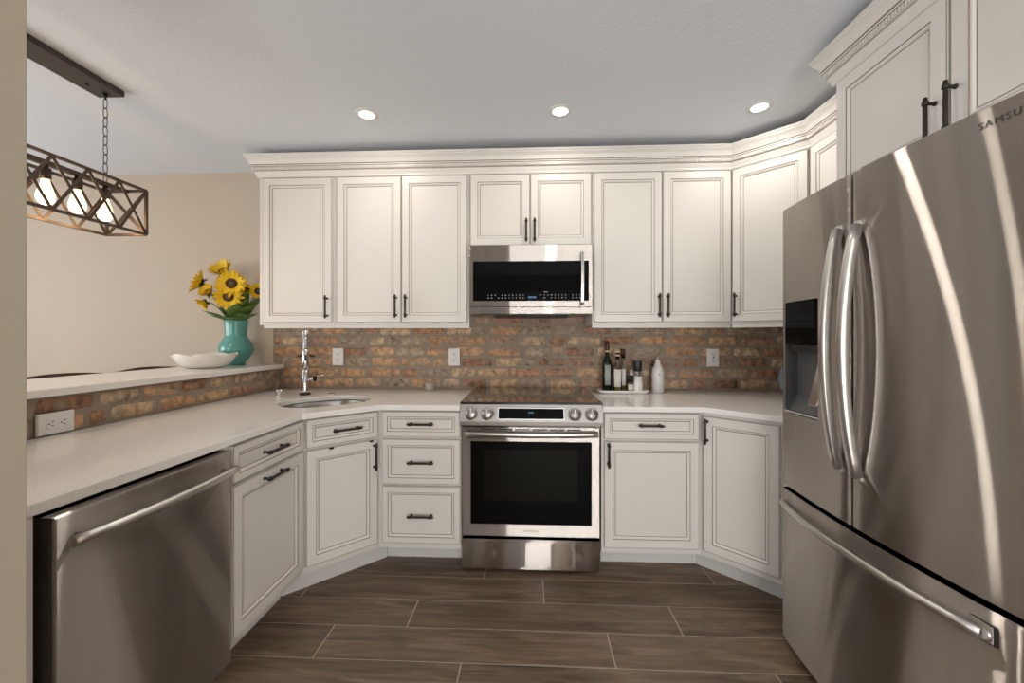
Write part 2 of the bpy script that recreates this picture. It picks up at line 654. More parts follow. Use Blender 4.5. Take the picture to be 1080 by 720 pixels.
# glass doors added to go with the fill lamps; shuttered window seen in reflections
for n_, xc in ((1, 0.55), (2, -3.3)):
    b = MB()
    for (x0, x1, z0, z1) in ((-1.03, -0.95, 0, 2.2), (0.95, 1.03, 0, 2.2), (-0.95, 0.95, 2.12, 2.2), (-0.04, 0.04, 0, 2.12)):
        b.box(xc + x0, xc + x1, YF + 0.002, YF + 0.05, z0, z1, 'trimw', 0.004, 1)
    b.box(xc - 0.95, xc + 0.95, YF + 0.006, YF + 0.02, 0.02, 2.12, 'glowpane')  # pane glows along with the added fill lamp
    struct(b.build('added_door_%d' % n_))
b = MB()
for (x0, x1, z0, z1) in ((-1.55, -1.48, 1.0, 2.3), (-0.75, -0.68, 1.0, 2.3), (-1.55, -0.68, 2.23, 2.3), (-1.55, -0.68, 1.0, 1.07)):
    b.box(x0, x1, YF + 0.002, YF + 0.05, z0, z1, 'trimw', 0.004, 1)
for k in range(16):
    z = 1.1 + k * 0.07
    mt = Matrix.Translation((-1.115, YF + 0.03, z)) @ Matrix.Rotation(R(35), 4, 'X')
    b.box(-0.36, 0.36, -0.03, 0.03, -0.004, 0.004, 'shutter', mtx=mt)
struct(b.build('window_1'))
b = MB()  # unseen window added to go with the dining fill lamp
for (y0, y1, z0, z1) in ((-0.3, -0.22, 0.5, 2.4), (2.02, 2.1, 0.5, 2.4), (-0.3, 2.1, 2.32, 2.4), (-0.3, 2.1, 0.5, 0.58), (0.86, 0.94, 0.58, 2.32)):
    b.box(XL + 0.002, XL + 0.05, y0, y1, z0, z1, 'trimw', 0.004, 1)
b.box(XL + 0.006, XL + 0.02, -0.22, 2.02, 0.58, 2.32, 'glowpane')
struct(b.build('added_window'))


# ------------------------------------------------------------------ brick veneer
def brick_panel(mb, mtx, u0, u1, rows, t, clip=None, seed=1, lmin=0.175, lmax=0.235, gap=0.014):
    """rows: list of (v_bottom, v_top); bricks stand t proud of the mortar; mtx maps (u, depth, v)"""
    rng = random.Random(seed)
    lay = mb.rnd_layer()
    for ri, (v0, v1) in enumerate(rows):
        u = u0 - rng.uniform(0.0, 0.19)
        while u < u1:
            ln = rng.uniform(lmin, lmax) if rng.random() > 0.12 else rng.uniform(0.07, 0.12)
            a0, a1 = max(u, u0), min(u + ln, u1)
            if clip is not None:
                a0 = max(a0, clip(v0, v1))
            u += ln + gap * rng.uniform(0.75, 1.35)
            if a1 - a0 < 0.025:
                continue
            nu, nv = max(4, int((a1 - a0) / 0.022)), 4
            tt = t * rng.uniform(0.65, 1.15)
            jv = rng.uniform(-0.003, 0.003)
            col = (rng.random(), rng.random(), rng.random(), 1)
            grid = []
            for i in range(nu + 1):
                line = []
                for j in range(nv + 1):
                    fu, fv = i / nu, j / nv
                    uu = a0 + (a1 - a0) * fu
                    vv = v0 + (v1 - v0) * fv + jv
                    edge = i in (0, nu) or j in (0, nv)
                    d = tt * rng.uniform(0.75, 1.05)
                    if edge:
                        d = -0.003
                        uu += rng.uniform(-0.005, 0.005)
                        vv += rng.uniform(-0.0055, 0.0055)
                        if i in (0, nu) and j in (0, nv):
                            uu += (0.007 if i == 0 else -0.007)
                            vv += (0.005 if j == 0 else -0.005)
                    elif i in (1, nu - 1) or j in (1, nv - 1):
                        uu += (-0.35 if i == 1 else (0.35 if i == nu - 1 else 0)) * (a1 - a0) / nu
                        vv += (-0.6 if j == 1 else (0.6 if j == nv - 1 else 0)) * (v1 - v0) / nv
                        d *= rng.uniform(0.6, 1.0)
                    p = mb.bm.verts.new(mtx @ Vector((uu, -d, vv)))
                    p[lay] = col
                    line.append(p)
                grid.append(line)
            for i in range(nu):
                for j in range(nv):
                    mb.face([grid[i][j], grid[i + 1][j], grid[i + 1][j + 1], grid[i][j + 1]], 'brick', True)


PITCH = 0.0745
rows = [(0.929 + k * PITCH, 0.929 + k * PITCH + 0.060) for k in range(8)]
b = MB()
b.box(-1.862, 1.838, 2.936, 2.954, 1.094, 1.50, 'mortar')
b.box(-1.818, 1.838, 2.936, 2.954, 0.9155, 1.094, 'mortar')
brick_panel(b, Matrix.Translation((0, 2.936, 0)), -1.858, 1.838, rows, 0.008,
            clip=lambda v0, v1: -1.795 if v0 < 1.09 else -1.858, seed=12)
struct(b.build('trim_brick_backsplash', recalc=False))
b = MB()
b.box(-1.8215, -1.803, 0.664, 2.932, 0.9155, 1.0605, 'mortar')
mt = Matrix.Translation((-1.803, 0, 0)) @ Matrix.Rotation(R(90), 4, 'Z')
brick_panel(b, mt, 0.668, 2.925, [(0.925, 0.981), (0.997, 1.053)], 0.007, seed=5)
struct(b.build('trim_brick_peninsula', recalc=False))


# ------------------------------------------------------------------ cabinetry
def door_mesh(x0, x1, z0, z1, stile=0.060, yb=0.0, th=0.020, m='paint'):
    mb = MB()
    f = yb - th
    prof = [(0.0, yb), (0.0, f + 0.004), (0.0015, f + 0.0015), (0.004, f), (stile, f), (stile + 0.0030, f + 0.003),
            (stile + 0.0075, f + 0.0035), (stile + 0.014, f + 0.0085), (stile + 0.0175, f + 0.0095), (stile + 0.0175, f + 0.0098)]
    mats = [m, m, 'glaze', m, 'glaze', m, m, 'glaze', m, m]
    mb.loops(x0, x1, z0, z1, prof, mats)
    return mb


def pull(parent, cx, cz, yf, vertical=True, L=0.15, m='bronze'):
    """bar pull with two posts and collars, in the parent's local frame"""
    mb = MB()
    def P(t, d):
        return (cx, yf - d, cz + t) if vertical else (cx + t, yf - d, cz)
    r = 0.0064
    mb.tube([P(-L / 2, 0.030), P(-L / 2 + 0.004, 0.030), P(L / 2 - 0.004, 0.030), P(L / 2, 0.030)], [r * 0.8, r, r, r * 0.8], m, 10)
    for sgn in (-1, 1):
        t = sgn * (L / 2 - 0.018)
        mb.tube([P(t, -0.0005), P(t, 0.004), P(t, 0.0045), P(t, 0.030)], [0.0072, 0.0072, 0.0050, 0.0050], m, 10)
        mb.tube([P(t - 0.007, 0.030), P(t - 0.004, 0.030), P(t + 0.004, 0.030), P(t + 0.007, 0.030)], [0.0070, 0.0090, 0.0090, 0.0070], m, 12)
    return mb.build('handle', parent)


def add_door(t, x0, x1, z0, z1, name='door', stile=0.046, handle=None, hl=0.15, yb=-0.001):
    d = door_mesh(x0, x1, z0, z1, stile, yb).build(name, t)
    if handle is not None:
        hx, hz, vert = handle
        pull(d, hx, hz, yb - 0.020, vert, hl)
    return d


def cab(name, label, cat, loc, rz, poly_world, z0, z1, group=None, toe_world=None, toe_h=0.115):
    """cabinet: Empty on the face line, carcass as a world polygon, optional toe kick polygon"""
    t = thing(name, label, cat, loc, rz, group)
    mb = MB()
    mb.prism(poly_world, z0, z1, 'paint')
    mb.build('carcass', t, world=True)
    if toe_world:
        mb = MB()
        mb.prism(toe_world, 0.0, toe_h + 0.0, 'toe')
        mb.build('toe_kick', t, world=True)
    return t


FB = 2.281          # face frame plane of the base cabinets (back run)
TOE = 2.412
BT = 0.884          # carcass top
D1 = (0.735, 0.876)
# drawer base left of the range
t = cab('drawer_cabinet', 'cream base cabinet with three stacked drawers left of the range', 'cabinet', (-0.84, FB, 0), 0,
        [(-0.84, FB), (-0.3835, FB), (-0.3835, 2.95), (-0.84, 2.95)], 0.118, BT,
        toe_world=[(-0.84, TOE), (-0.3835, TOE), (-0.3835, 2.95), (-0.84, 2.95)])
for (z0, z1, st) in ((D1[0], D1[1], 0.029), (0.476, 0.724, 0.033), (0.152, 0.465, 0.033)):
    add_door(t, 0.020, 0.4545, z0, z1, 'drawer', st, (0.24, (z0 + z1) / 2 + (0.004 if z0 > 0.6 else 0.0), False), 0.145)
# base right of the range
t = cab('base_cabinet', 'cream base cabinet with one drawer over a door, right of the range', 'cabinet', (0.3815, FB, 0), 0,
        [(0.3815, FB), (0.912, FB), (0.912, 2.95), (0.3815, 2.95)], 0.118, BT,
        toe_world=[(0.3815, TOE), (0.912, TOE), (0.912, 2.95), (0.3815, 2.95)])
add_door(t, 0.011, 0.513, D1[0], D1[1], 'drawer', 0.029, (0.255, 0.813, False), 0.135)
add_door(t, 0.011, 0.513, 0.152, 0.724, 'door', 0.046, (0.033, 0.655, True), 0.135)
# diagonal base on the right (door partly behind the refrigerator)
P0 = Vector((0.9135, FB))
dv = Vector((1, -1)).normalized()
P1 = P0 + dv * 0.41
tk = P0 + Vector((1, 1)).normalized() * 0.105
tk0 = (0.9135, TOE)
tk1 = tk + dv * 0.42
t = cab('corner_base_cabinet', 'angled cream corner base cabinet with a single tall door beside the refrigerator', 'cabinet', (P0.x, P0.y, 0), R(-45),
        [(P0.x, P0.y), (P1.x, P1.y), (P1.x, 1.83), (1.83, 1.83), (1.83, 2.95), (P0.x, 2.95)], 0.118, BT,
        toe_world=[tk0, (tk0[0] + 0.02, TOE), (tk1.x, tk1.y), (tk1.x, 1.84), (1.82, 1.84), (1.82, 2.95), (0.9135, 2.95)])
add_door(t, 0.018, 0.372, 0.152, 0.866, 'door', 0.046, (0.040, 0.79, True), 0.135)
# diagonal sink base, left corner
S0 = Vector((-1.125, 1.9975))
S1 = Vector((-0.8415, FB))
t = cab('sink_cabinet', 'angled cream corner cabinet with false drawer and door under the sink', 'cabinet', (S0.x, S0.y, 0), R(45),
        [(S0.x, S0.y), (S1.x, S1.y), (-0.8415, 2.95), (-1.80, 2.95), (-1.80, 1.9975)], 0.118, 0.70,
        toe_world=[(-1.230, 2.014), (-0.835 - 0.007, 2.402), (-0.8415, 2.95), (-1.79, 2.95), (-1.79, 2.014)])
mb = MB()
n45 = Vector((-1, 1)).normalized() * 0.02
mb.prism([(S0.x, S0.y), (S1.x, S1.y), (S1.x + n45.x, S1.y + n45.y), (S0.x + n45.x, S0.y + n45.y)], 0.70, BT, 'paint')
mb.build('face_frame', t, world=True)
LS = (S1 - S0).length
add_door(t, 0.016, LS - 0.016, D1[0], D1[1], 'false_drawer', 0.029, (LS / 2 + 0.01, 0.806, False), 0.15)
d = add_door(t, 0.016, LS - 0.016, 0.152, 0.724, 'door', 0.046, (LS - 0.040, 0.635, True), 0.15)
for x in (0.135, 0.345):
    mb = MB()
    mb.box(x - 0.011, x + 0.011, -0.030, -0.021, 0.714, 0.724, 'bronze', 0.002, 1)
    mb.build('child_latch', d)
# pull-out base between sink base and dishwasher
t = cab('pullout_cabinet', 'cream base cabinet with horizontal pull on its door beside the dishwasher', 'cabinet', (-1.125, 1.487, 0), R(90),
        [(-1.125, 1.487), (-1.125, 1.995), (-1.80, 1.995), (-1.80, 1.487)], 0.118, BT,
        toe_world=[(-1.230, 1.487), (-1.230, 1.995), (-1.79, 1.995), (-1.79, 1.487)])
add_door(t, 0.014, 0.494, D1[0], D1[1], 'drawer', 0.029, (0.25, 0.806, False), 0.15)
add_door(t, 0.014, 0.494, 0.152, 0.724, 'door', 0.046, (0.25, 0.697, False), 0.15)
# end panel between dishwasher and entry wall
b = MB()
b.box(-1.80, -1.104, 0.672, 0.878, 0.0, 0.884, 'paint', 0.002, 1)
tag(b.build('end_panel'), 'narrow cream cabinet filler between the entry wall and the dishwasher', 'cabinet')

# ---- wall cabinets
FU = 2.621
UZ0, UZ1 = 1.362, 2.335
DZ = (1.376, 2.301)


def light_rail(t, pts, w=0.02):
    mb = MB()
    pts = [Vector(p) for p in pts]
    d = (pts[1] - pts[0]).normalized()
    n = Vector((-d.y, d.x))
    a, c = pts[0], pts[1]
    mb.prism([(a.x, a.y), (c.x, c.y), (c.x + n.x * w, c.y + n.y * w), (a.x + n.x * w, a.y + n.y * w)], 1.341, 1.3615, 'paint', 0.002, 1)
    return mb.build('light_rail', t, world=True)


t = cab('wall_cabinet', 'single-door cream wall cabinet at the left end, above the faucet', 'cabinet', (-1.752, FU, 0), 0,
        [(-1.752, FU), (-1.2525, FU), (-1.2525, 2.934), (-1.752, 2.934)], UZ0, UZ1)
add_door(t, 0.030, 0.486, *DZ, handle=(0.486 - 0.030, 1.475, True), hl=0.145)
light_rail(t, [(-1.722, FU - 0.004), (-1.2525, FU - 0.004)])
t = cab('wall_cabinet', 'two-door cream wall cabinet left of the microwave', 'cabinet', (-1.2505, FU, 0), 0,
        [(-1.2505, FU), (-0.3885, FU), (-0.3885, 2.934), (-1.2505, 2.934)], UZ0, UZ1)
add_door(t, 0.016, 0.430, *DZ, handle=(0.430 - 0.030, 1.478, True), hl=0.145)
add_door(t, 0.434, 0.852, *DZ, handle=(0.434 + 0.030, 1.478, True), hl=0.145)
light_rail(t, [(-1.2505, FU - 0.004), (-0.3885, FU - 0.004)])
t = cab('wall_cabinet', 'short two-door cream wall cabinet above the microwave', 'cabinet', (-0.3865, FU, 0), 0,
        [(-0.3865, FU), (0.3795, FU), (0.3795, 2.934), (-0.3865, 2.934)], 1.851, UZ1)
add_door(t, 0.006, 0.3795, 1.856, DZ[1], handle=(0.3795 - 0.022, 1.945, True), hl=0.145)
add_door(t, 0.3835, 0.760, 1.856, DZ[1], handle=(0.3835 + 0.026, 1.945, True), hl=0.145)
t = cab('wall_cabinet', 'two-door cream wall cabinet right of the microwave', 'cabinet', (0.3815, FU, 0), 0,
        [(0.3815, FU), (1.2265, FU), (1.2265, 2.934), (0.3815, 2.934)], UZ0, UZ1)
add_door(t, 0.008, 0.424, *DZ, handle=(0.424 - 0.022, 1.478, True), hl=0.145)
add_door(t, 0.429, 0.839, *DZ, handle=(0.429 + 0.024, 1.478, True), hl=0.145)
light_rail(t, [(0.3815, FU - 0.004), (1.2265, FU - 0.004)])
U0 = Vector((1.2285, FU))
U1 = U0 + dv * 0.412
t = cab('corner_wall_cabinet', 'angled single-door cream wall cabinet in the right corner', 'cabinet', (U0.x, U0.y, 0), R(-45),
        [(U0.x, U0.y), (U1.x, U1.y), (1.835, U1.y), (1.835, 2.934), (U0.x, 2.934)], UZ0, UZ1)
add_door(t, 0.012, 0.398, *DZ, handle=(0.036, 1.478, True), hl=0.145)
light_rail(t, [(U0.x, U0.y - 0.005), (U1.x, U1.y - 0.005)])
t = cab('side_wall_cabinet', 'cream wall cabinet on the right wall, half hidden behind the refrigerator cabinet', 'cabinet', (U1.x, U1.y - 0.002, 0), R(-90),
        [(U1.x, U1.y - 0.002), (U1.x, 1.87), (1.835, 1.87), (1.835, U1.y - 0.002)], UZ0, UZ1)
add_door(t, 0.014, 0.440, *DZ, handle=(0.41, 1.478, True), hl=0.145)

FX = 1.246
t = cab('refrigerator_cabinet', 'deep two-door cream wall cabinet above the refrigerator', 'cabinet', (FX, 1.760, 0), R(-90),
        [(FX, 1.760), (FX, 0.80), (1.835, 0.80), (1.835, 1.760)], 1.842, UZ1)
add_door(t, 0.026, 0.474, 1.850, DZ[1], handle=(0.474 - 0.036, 1.93, True), hl=0.155, stile=0.050)
add_door(t, 0.482, 0.934, 1.850, DZ[1], handle=(0.482 + 0.018, 1.945, True), hl=0.155, stile=0.050)

# ---- crown mouldings
CROWN = [(o * 0.72, 2.308 + (z - 2.291) * 0.957) for (o, z) in [(0.0, 2.291), (0.013, 2.291), (0.017, 2.296), (0.017, 2.304), (0.022, 2.312), (0.028, 2.322), (0.030, 2.329), (0.036, 2.331),
         (0.036, 2.336), (0.040, 2.338), (0.040, 2.357), (0.050, 2.359), (0.050, 2.366), (0.056, 2.370), (0.060, 2.380), (0.068, 2.394),
         (0.080, 2.405), (0.086, 2.409), (0.086, 2.416), (0.092, 2.420), (0.092, 2.432), (0.0, 2.432)]]


def crown(name, label, path, dent_mats='glaze'):
    mb = MB()
    pts = [Vector(p) for p in path]
    n = len(pts)
    dirs = [(pts[i + 1] - pts[i]).normalized() for i in range(n - 1)]
    rt = [Vector((d.y, -d.x)) for d in dirs]

    def off(i, o):
        if i == 0:
            return pts[0] + rt[0] * o
        if i == n - 1:
            return pts[-1] + rt[-1] * o
        m = (rt[i - 1] + rt[i])
        m = m / (m.dot(rt[i]))
        return pts[i] + m * o
    rings = []
    for i in range(n):
        ring = []
        for (o, z) in CROWN:
            q = off(i, o)
            ring.append(mb.bm.verts.new((q.x, q.y, z)))
        rings.append(ring)
    k = len(CROWN)
    dark = {7, 10, 12}  # glaze-coloured bands, also painting in the shadow of the dentil row
    for i in range(n - 1):
        for j in range(k):
            j2 = (j + 1) % k
            mb.face([rings[i][j], rings[i + 1][j], rings[i + 1][j2], rings[i][j2]], 'glaze' if j in dark else 'paint')
    mb.face(rings[0], 'paint')
    mb.face(list(reversed(rings[-1])), 'paint')
    # rope / dentil row
    for i in range(n - 1):
        a, c = off(i, 0.0288), off(i + 1, 0.0288)
        L = (c - a).length
        cnt = int(L / 0.0125)
        ang = math.atan2(dirs[i].y, dirs[i].x)
        for q in range(cnt):
            p = a + (c - a) * ((q + 0.5) / cnt)
            mt = Matrix.Translation((p.x, p.y, 2.3620)) @ Matrix.Rotation(ang, 4, 'Z')
            mb.box(-0.0040, 0.0040, -0.006, 0.001, -0.0085, 0.0085, 'paint', mtx=mt)
    o = mb.build(name)
    return tag(o, label, 'moulding')


FE = 0.0005
crown('crown_moulding', 'long cream crown moulding with dentil row along the wall cabinets below the ceiling',
      [(-1.7525, 2.95), (-1.7525, FU - FE), (U0.x, FU - FE), (U1.x - FE, U1.y), (U1.x - FE, 1.87)])
crown('crown_moulding', 'short cream crown moulding with dentil row on top of the refrigerator cabinet',
      [(1.835, 1.7605), (FX - FE, 1.7605), (FX - FE, 0.7995), (1.835, 0.7995)])


# ---- countertops
def counter(name, label, poly, hole=None, z0=0.886, z1=0.914):
    t = bmesh.new()
    vs = [t.verts.new((p[0], p[1], z1)) for p in poly]
    ed = [t.edges.new((vs[i], vs[(i + 1) % len(vs)])) for i in range(len(vs))]
    if hole:
        hs = [t.verts.new((p[0], p[1], z1)) for p in hole]
        ed += [t.edges.new((hs[i], hs[(i + 1) % len(hs)])) for i in range(len(hs))]
    bmesh.ops.triangle_fill(t, use_beauty=True, use_dissolve=False, edges=ed, normal=(0, 0, 1))
    r = bmesh.ops.extrude_face_region(t, geom=list(t.faces))
    for v in r['geom']:
        if isinstance(v, bmesh.types.BMVert):
            v.co.z = z0
    bmesh.ops.recalc_face_normals(t, faces=list(t.faces))
    sharp = [e for e in t.edges if len(e.link_faces) == 2 and e.calc_face_angle() > R(60) and abs(e.verts[0].co.z - e.verts[1].co.z) < 1e-4]
    bmesh.ops.bevel(t, geom=sharp, offset=0.003, segments=2, affect='EDGES', profile=0.5)
    mb = MB()
    mb.merge(t, 'quartz')
    o = mb.build(name)
    return tag(o, label, 'countertop')


SINK_C = Vector((-1.188, 2.365))
SA, SBx = 0.245, 0.205


def sink_pt(a, k=1.0, grow=0.0):
    ca, sa = math.cos(a), math.sin(a)
    q = 0.82
    x = math.copysign(abs(ca) ** q, ca) * (SA * k + grow)
    y = math.copysign(abs(sa) ** q, sa) * (SBx * k + grow)
    c, s = math.cos(R(45)), math.sin(R(45))
    return (SINK_C.x + x * c - y * s, SINK_C.y + x * s + y * c)


hole = [sink_pt(2 * PI * i / 48) for i in range(48)]
counter('countertop', 'long white quartz countertop from the entry wall round the sink to the range',
        [(-1.095, 0.668), (-1.095, 1.952), (-0.813, 2.234), (-0.3835, 2.234), (-0.3835, 2.934), (-1.801, 2.934), (-1.801, 0.668)], hole)
counter('countertop', 'short white quartz countertop right of the range, running behind the refrigerator',
        [(0.3815, 2.234), (0.9045, 2.234), (1.168, 1.9705), (1.168, 1.81), (1.836, 1.81), (1.836, 2.934), (0.3815, 2.934)])
b = MB()
b.prism([(-1.775, 0.664), (-1.775, 2.926), (-1.866, 2.926), (-1.866, 2.952), (-2.29, 2.952), (-2.29, 0.664)], 1.0615, 1.0905, 'quartz', 0.003)
tag(b.build('bar_ledge'), 'raised pale quartz bar ledge on the brick half wall at the left', 'ledge')

# ------------------------------------------------------------------ sink, faucet
t = thing('sink', 'undermount oval stainless bar sink set in the left corner countertop', 'sink', (SINK_C.x, SINK_C.y, 0.705))
mb = MB()
prof = [(1.08, 0.884), (1.02, 0.885), (1.0, 0.878), (0.985, 0.83), (0.95, 0.76), (0.85, 0.735), (0.5, 0.726), (0.14, 0.722)]
rings = []
for (k, z) in prof:
    rings.append([mb.bm.verts.new((*sink_pt(2 * PI * i / 48, k, 0.004), z)) for i in range(48)])
for r_ in range(len(rings) - 1):
    for i in range(48):
        j = (i + 1) % 48
        mb.face([rings[r_][i], rings[r_][j], rings[r_ + 1][j], rings[r_ + 1][i]], 'sinkm', True)
mb.build('bowl', t, world=True, recalc=False)
mb = MB()
mb.lathe([(0.048, 0.0), (0.048, 0.006), (0.036, 0.008), (0.030, 0.003), (0.0, 0.002)], 'chrome', (SINK_C.x, SINK_C.y, 0.721), 24)
mb.build('drain', t, world=True)

F0 = Vector((-1.447, 2.612, 0.914))
t = thing('faucet', 'tall chrome pull-down gooseneck faucet behind the corner sink', 'faucet', F0, 0)
mb = MB(); mb.lathe([(0.0, 0.0), (0.034, 0.0), (0.034, 0.010), (0.030, 0.013), (0.0, 0.013)], 'bronze', seg=24); mb.build('base_ring', t)
mb = MB(); mb.lathe([(0.0, 0.013), (0.027, 0.013), (0.024, 0.03), (0.0225, 0.05), (0.0225, 0.15), (0.019, 0.155), (0.017, 0.165), (0.0, 0.165)], 'chrome', seg=24); mb.build('body', t)
fd = Vector((0.50, -0.866, 0))
neck = [Vector((0, 0, 0.16)), Vector((0, 0, 0.24)), Vector((0, 0, 0.30))]
for k in range(1, 11):
    a = PI * k / 10
    neck.append(fd * (0.085 * (1 - math.cos(a))) + Vector((0, 0, 0.30 + 0.095 * math.sin(a))))
mb = MB(); mb.tube(neck, 0.0135, 'chrome', 14); mb.build('neck', t)
# spring coil around the neck
coil = []
for k in range(0, 420):
    f = k / 419 * (len(neck) - 1.001)
    i = int(f)
    p = neck[i].lerp(neck[i + 1], f - i)
    d = (neck[i + 1] - neck[i]).normalized()
    side = Vector((0.866, 0.5, 0))
    up = side.cross(d)
    a = k * 2 * PI / 12
    coil.append(p + side * (0.0165 * math.cos(a)) + up * (0.0165 * math.sin(a)))
mb = MB(); mb.tube(coil, 0.0022, 'chrome', 5); mb.build('spring', t)
tip = neck[-1]
mb = MB()
mb.tube([tip, tip + Vector((0, 0, -0.02)), tip + Vector((0, 0, -0.11)), tip + Vector((0, 0, -0.13))], [0.016, 0.021, 0.021, 0.017], 'chrome', 16)
sp = mb.build('spray_head', t)
mb = MB(); mb.box(-0.006, 0.006, -0.0235, -0.017, -0.075, -0.035, 'black', 0.002, 1, mtx=Matrix.Translation(tip) @ Matrix.Rotation(R(30), 4, 'Z')); mb.build('spray_button', sp)
mb = MB()
mb.tube([Vector((-0.060, 0.012, 0.245)), Vector((-0.03, 0.006, 0.252)), Vector((0, 0, 0.256)), Vector((0.03, 0.006, 0.252)), Vector((0.060, 0.012, 0.245))],
        [0.004, 0.008, 0.014, 0.008, 0.004], 'bronze', 10)
mb.build('hose_guide', t)
mb = MB(); mb.tube([(0.018, 0, 0.10), (0.045, 0, 0.10), (0.058, 0, 0.102)], [0.013, 0.013, 0.015], 'chrome', 14); k_ = mb.build('valve', t)
mb = MB(); mb.tube([(0.058, 0, 0.102), (0.068, 0, 0.103)], [0.0165, 0.0165], 'bronze', 14); mb.build('valve_cap', k_)
mb = MB(); mb.tube([(0.063, 0, 0.112), (0.085, -0.002, 0.120), (0.130, -0.004, 0.127)], [0.005, 0.0045, 0.006], 'chrome', 10); mb.build('lever', k_)

t = thing('soap_dispenser', 'small chrome soap dispenser on the countertop left of the faucet', 'soap dispenser', (-1.535, 2.475, 0.914))
mb = MB(); mb.lathe([(0, 0), (0.022, 0), (0.022, 0.006), (0.013, 0.009), (0.012, 0.035), (0.016, 0.037), (0.016, 0.05), (0.0, 0.052)], 'chrome', seg=20); mb.build('pump_body', t)
mb = MB(); mb.tube([(0, 0, 0.048), (0.02, -0.02, 0.050), (0.042, -0.042, 0.044)], [0.008, 0.006, 0.005], 'chrome', 10); mb.build('spout', t)
mb = MB(); mb.lathe([(0, 0), (0.024, 0), (0.024, 0.004), (0.015, 0.007), (0.0, 0.0075)], 'chrome', (-1.295, 2.66, 0.914), 20)
tag(mb.build('sink_hole_cover'), 'small flat chrome cap on the countertop right of the faucet', 'cap')

# ------------------------------------------------------------------ refrigerator
XF = 1.05
t = thing('refrigerator', 'large stainless french-door refrigerator with water dispenser at the right', 'refrigerator', (XF, 1.806, 0), R(-90))
W_ = 0.925
SEAM = 0.409
mb = MB()
mb.box(0.006, W_ - 0.006, 0.085, 0.775, 0.03, 1.775, 'steeld', 0.004, 1)
mb.build('body', t)
for x in (0.03, W_ - 0.09):
    mb = MB(); mb.box(x, x + 0.06, 0.10, 0.16, 0.0, 0.032, 'black', 0.004, 1); mb.build('foot', t)
mb = MB(); mb.box(0.012, W_ - 0.012, 0.070, 0.0845, 0.035, 1.79, 'darkgap'); mb.build('gasket', t)
mb = MB(); mb.box(SEAM - 0.02, SEAM + 0.02, 0.03, 0.0695, 0.69, 1.78, 'black', 0.002, 1); mb.build('centre_mullion', t)


def surf(x):
    return -0.018 + 0.135 * (x - 0.42) ** 2


def fridge_panel(x0, x1, z0, z1, y0, y1, hole=None, m='steel', bow=0.0, nx=12, nz=8, er=0.010):
    """door slab with rounded front edges and slight bow; optional rectangular hole"""
    mb = MB()
    xs = [x0 + er * (1 - math.cos(R(a))) for a in (0, 30, 60, 90)]
    ins = [x0 + er + (x1 - x0 - 2 * er) * i / nx for i in range(1, nx)]
    xs = xs + ins + [x1 - er * (1 - math.cos(R(a))) for a in (90, 60, 30, 0)]
    zs = [z0, z0 + 0.003] + [z0 + (z1 - z0) * i / nz for i in range(1, nz)] + [z1 - 0.003, z1]
    if hole:
        hx0, hx1, hz0, hz1 = hole
        xs = [x for x in xs if min(abs(x - hx0), abs(x - hx1)) > 0.004] + [hx0, hx1]
        zs = [z for z in zs if min(abs(z - hz0), abs(z - hz1)) > 0.004] + [hz0, hz1]
        xs.sort(); zs.sort()

    def yy(x, z):
        d = min(x - x0, x1 - x)
        y = y0
        if d < er:
            y += er - math.sqrt(max(0, er * er - (er - d) ** 2))
        u = (x - x0) / (x1 - x0) * 2 - 1
        v = (z - z0) / (z1 - z0) * 2 - 1
        y += surf(x)
        if z == z0 or z == z1:
            y += 0.003
        return y
    grid = [[mb.bm.verts.new((x, yy(x, z), z)) for z in zs] for x in xs]
    for i in range(len(xs) - 1):
        for j in range(len(zs) - 1):
            if hole:
                cx, cz = (xs[i] + xs[i + 1]) / 2, (zs[j] + zs[j + 1]) / 2
                if hx0 < cx < hx1 and hz0 < cz < hz1:
                    continue
            mb.face([grid[i][j], grid[i + 1][j], grid[i + 1][j + 1], grid[i][j + 1]], m, True)
    # sides and back
    bl = [mb.bm.verts.new((x, y1, z)) for (x, z) in ((x0, z0), (x1, z0), (x1, z1), (x0, z1))]
    mb.face([grid[i][0] for i in range(len(xs))][::-1] + [bl[0], bl[1]], m)
    mb.face([grid[i][-1] for i in range(len(xs))] + [bl[2], bl[3]], m)
    mb.face([g for g in grid[0]] + [bl[3], bl[0]], m)
    mb.face([g for g in grid[-1]][::-1] + [bl[1], bl[2]], m)
    mb.face([bl[0], bl[3], bl[2], bl[1]], m)
    if hole:
        # lining of the opening
        f = 0.003
        q0 = [mb.bm.verts.new((x, yy(x, z), z)) for (x, z) in ((hx0, hz0), (hx1, hz0), (hx1, hz1), (hx0, hz1))]
        q1 = [mb.bm.verts.new((x, y1 - 0.005, z)) for (x, z) in ((hx0, hz0), (hx1, hz0), (hx1, hz1), (hx0, hz1))]
        for i in range(4):
            j = (i + 1) % 4
            mb.face([q0[i], q0[j], q1[j], q1[i]], 'greyplastic')
        mb.face(q1, 'greyplastic')
    return mb


HX0, HX1, HZ0, HZ1 = 0.027, 0.250, 0.978, 1.424
ld = fridge_panel(0.0, SEAM - 0.004, 0.672, 1.812, 0.0, 0.066, (HX0, HX1, HZ0, HZ1)).build('left_door', t)
rd = fridge_panel(SEAM + 0.004, W_, 0.672, 1.812, 0.0, 0.066, bow=0.0).build('right_door', t)
fd_ = fridge_panel(0.0, W_, 0.032, 0.655, 0.0, 0.066, bow=0.0).build('freezer_drawer', t)
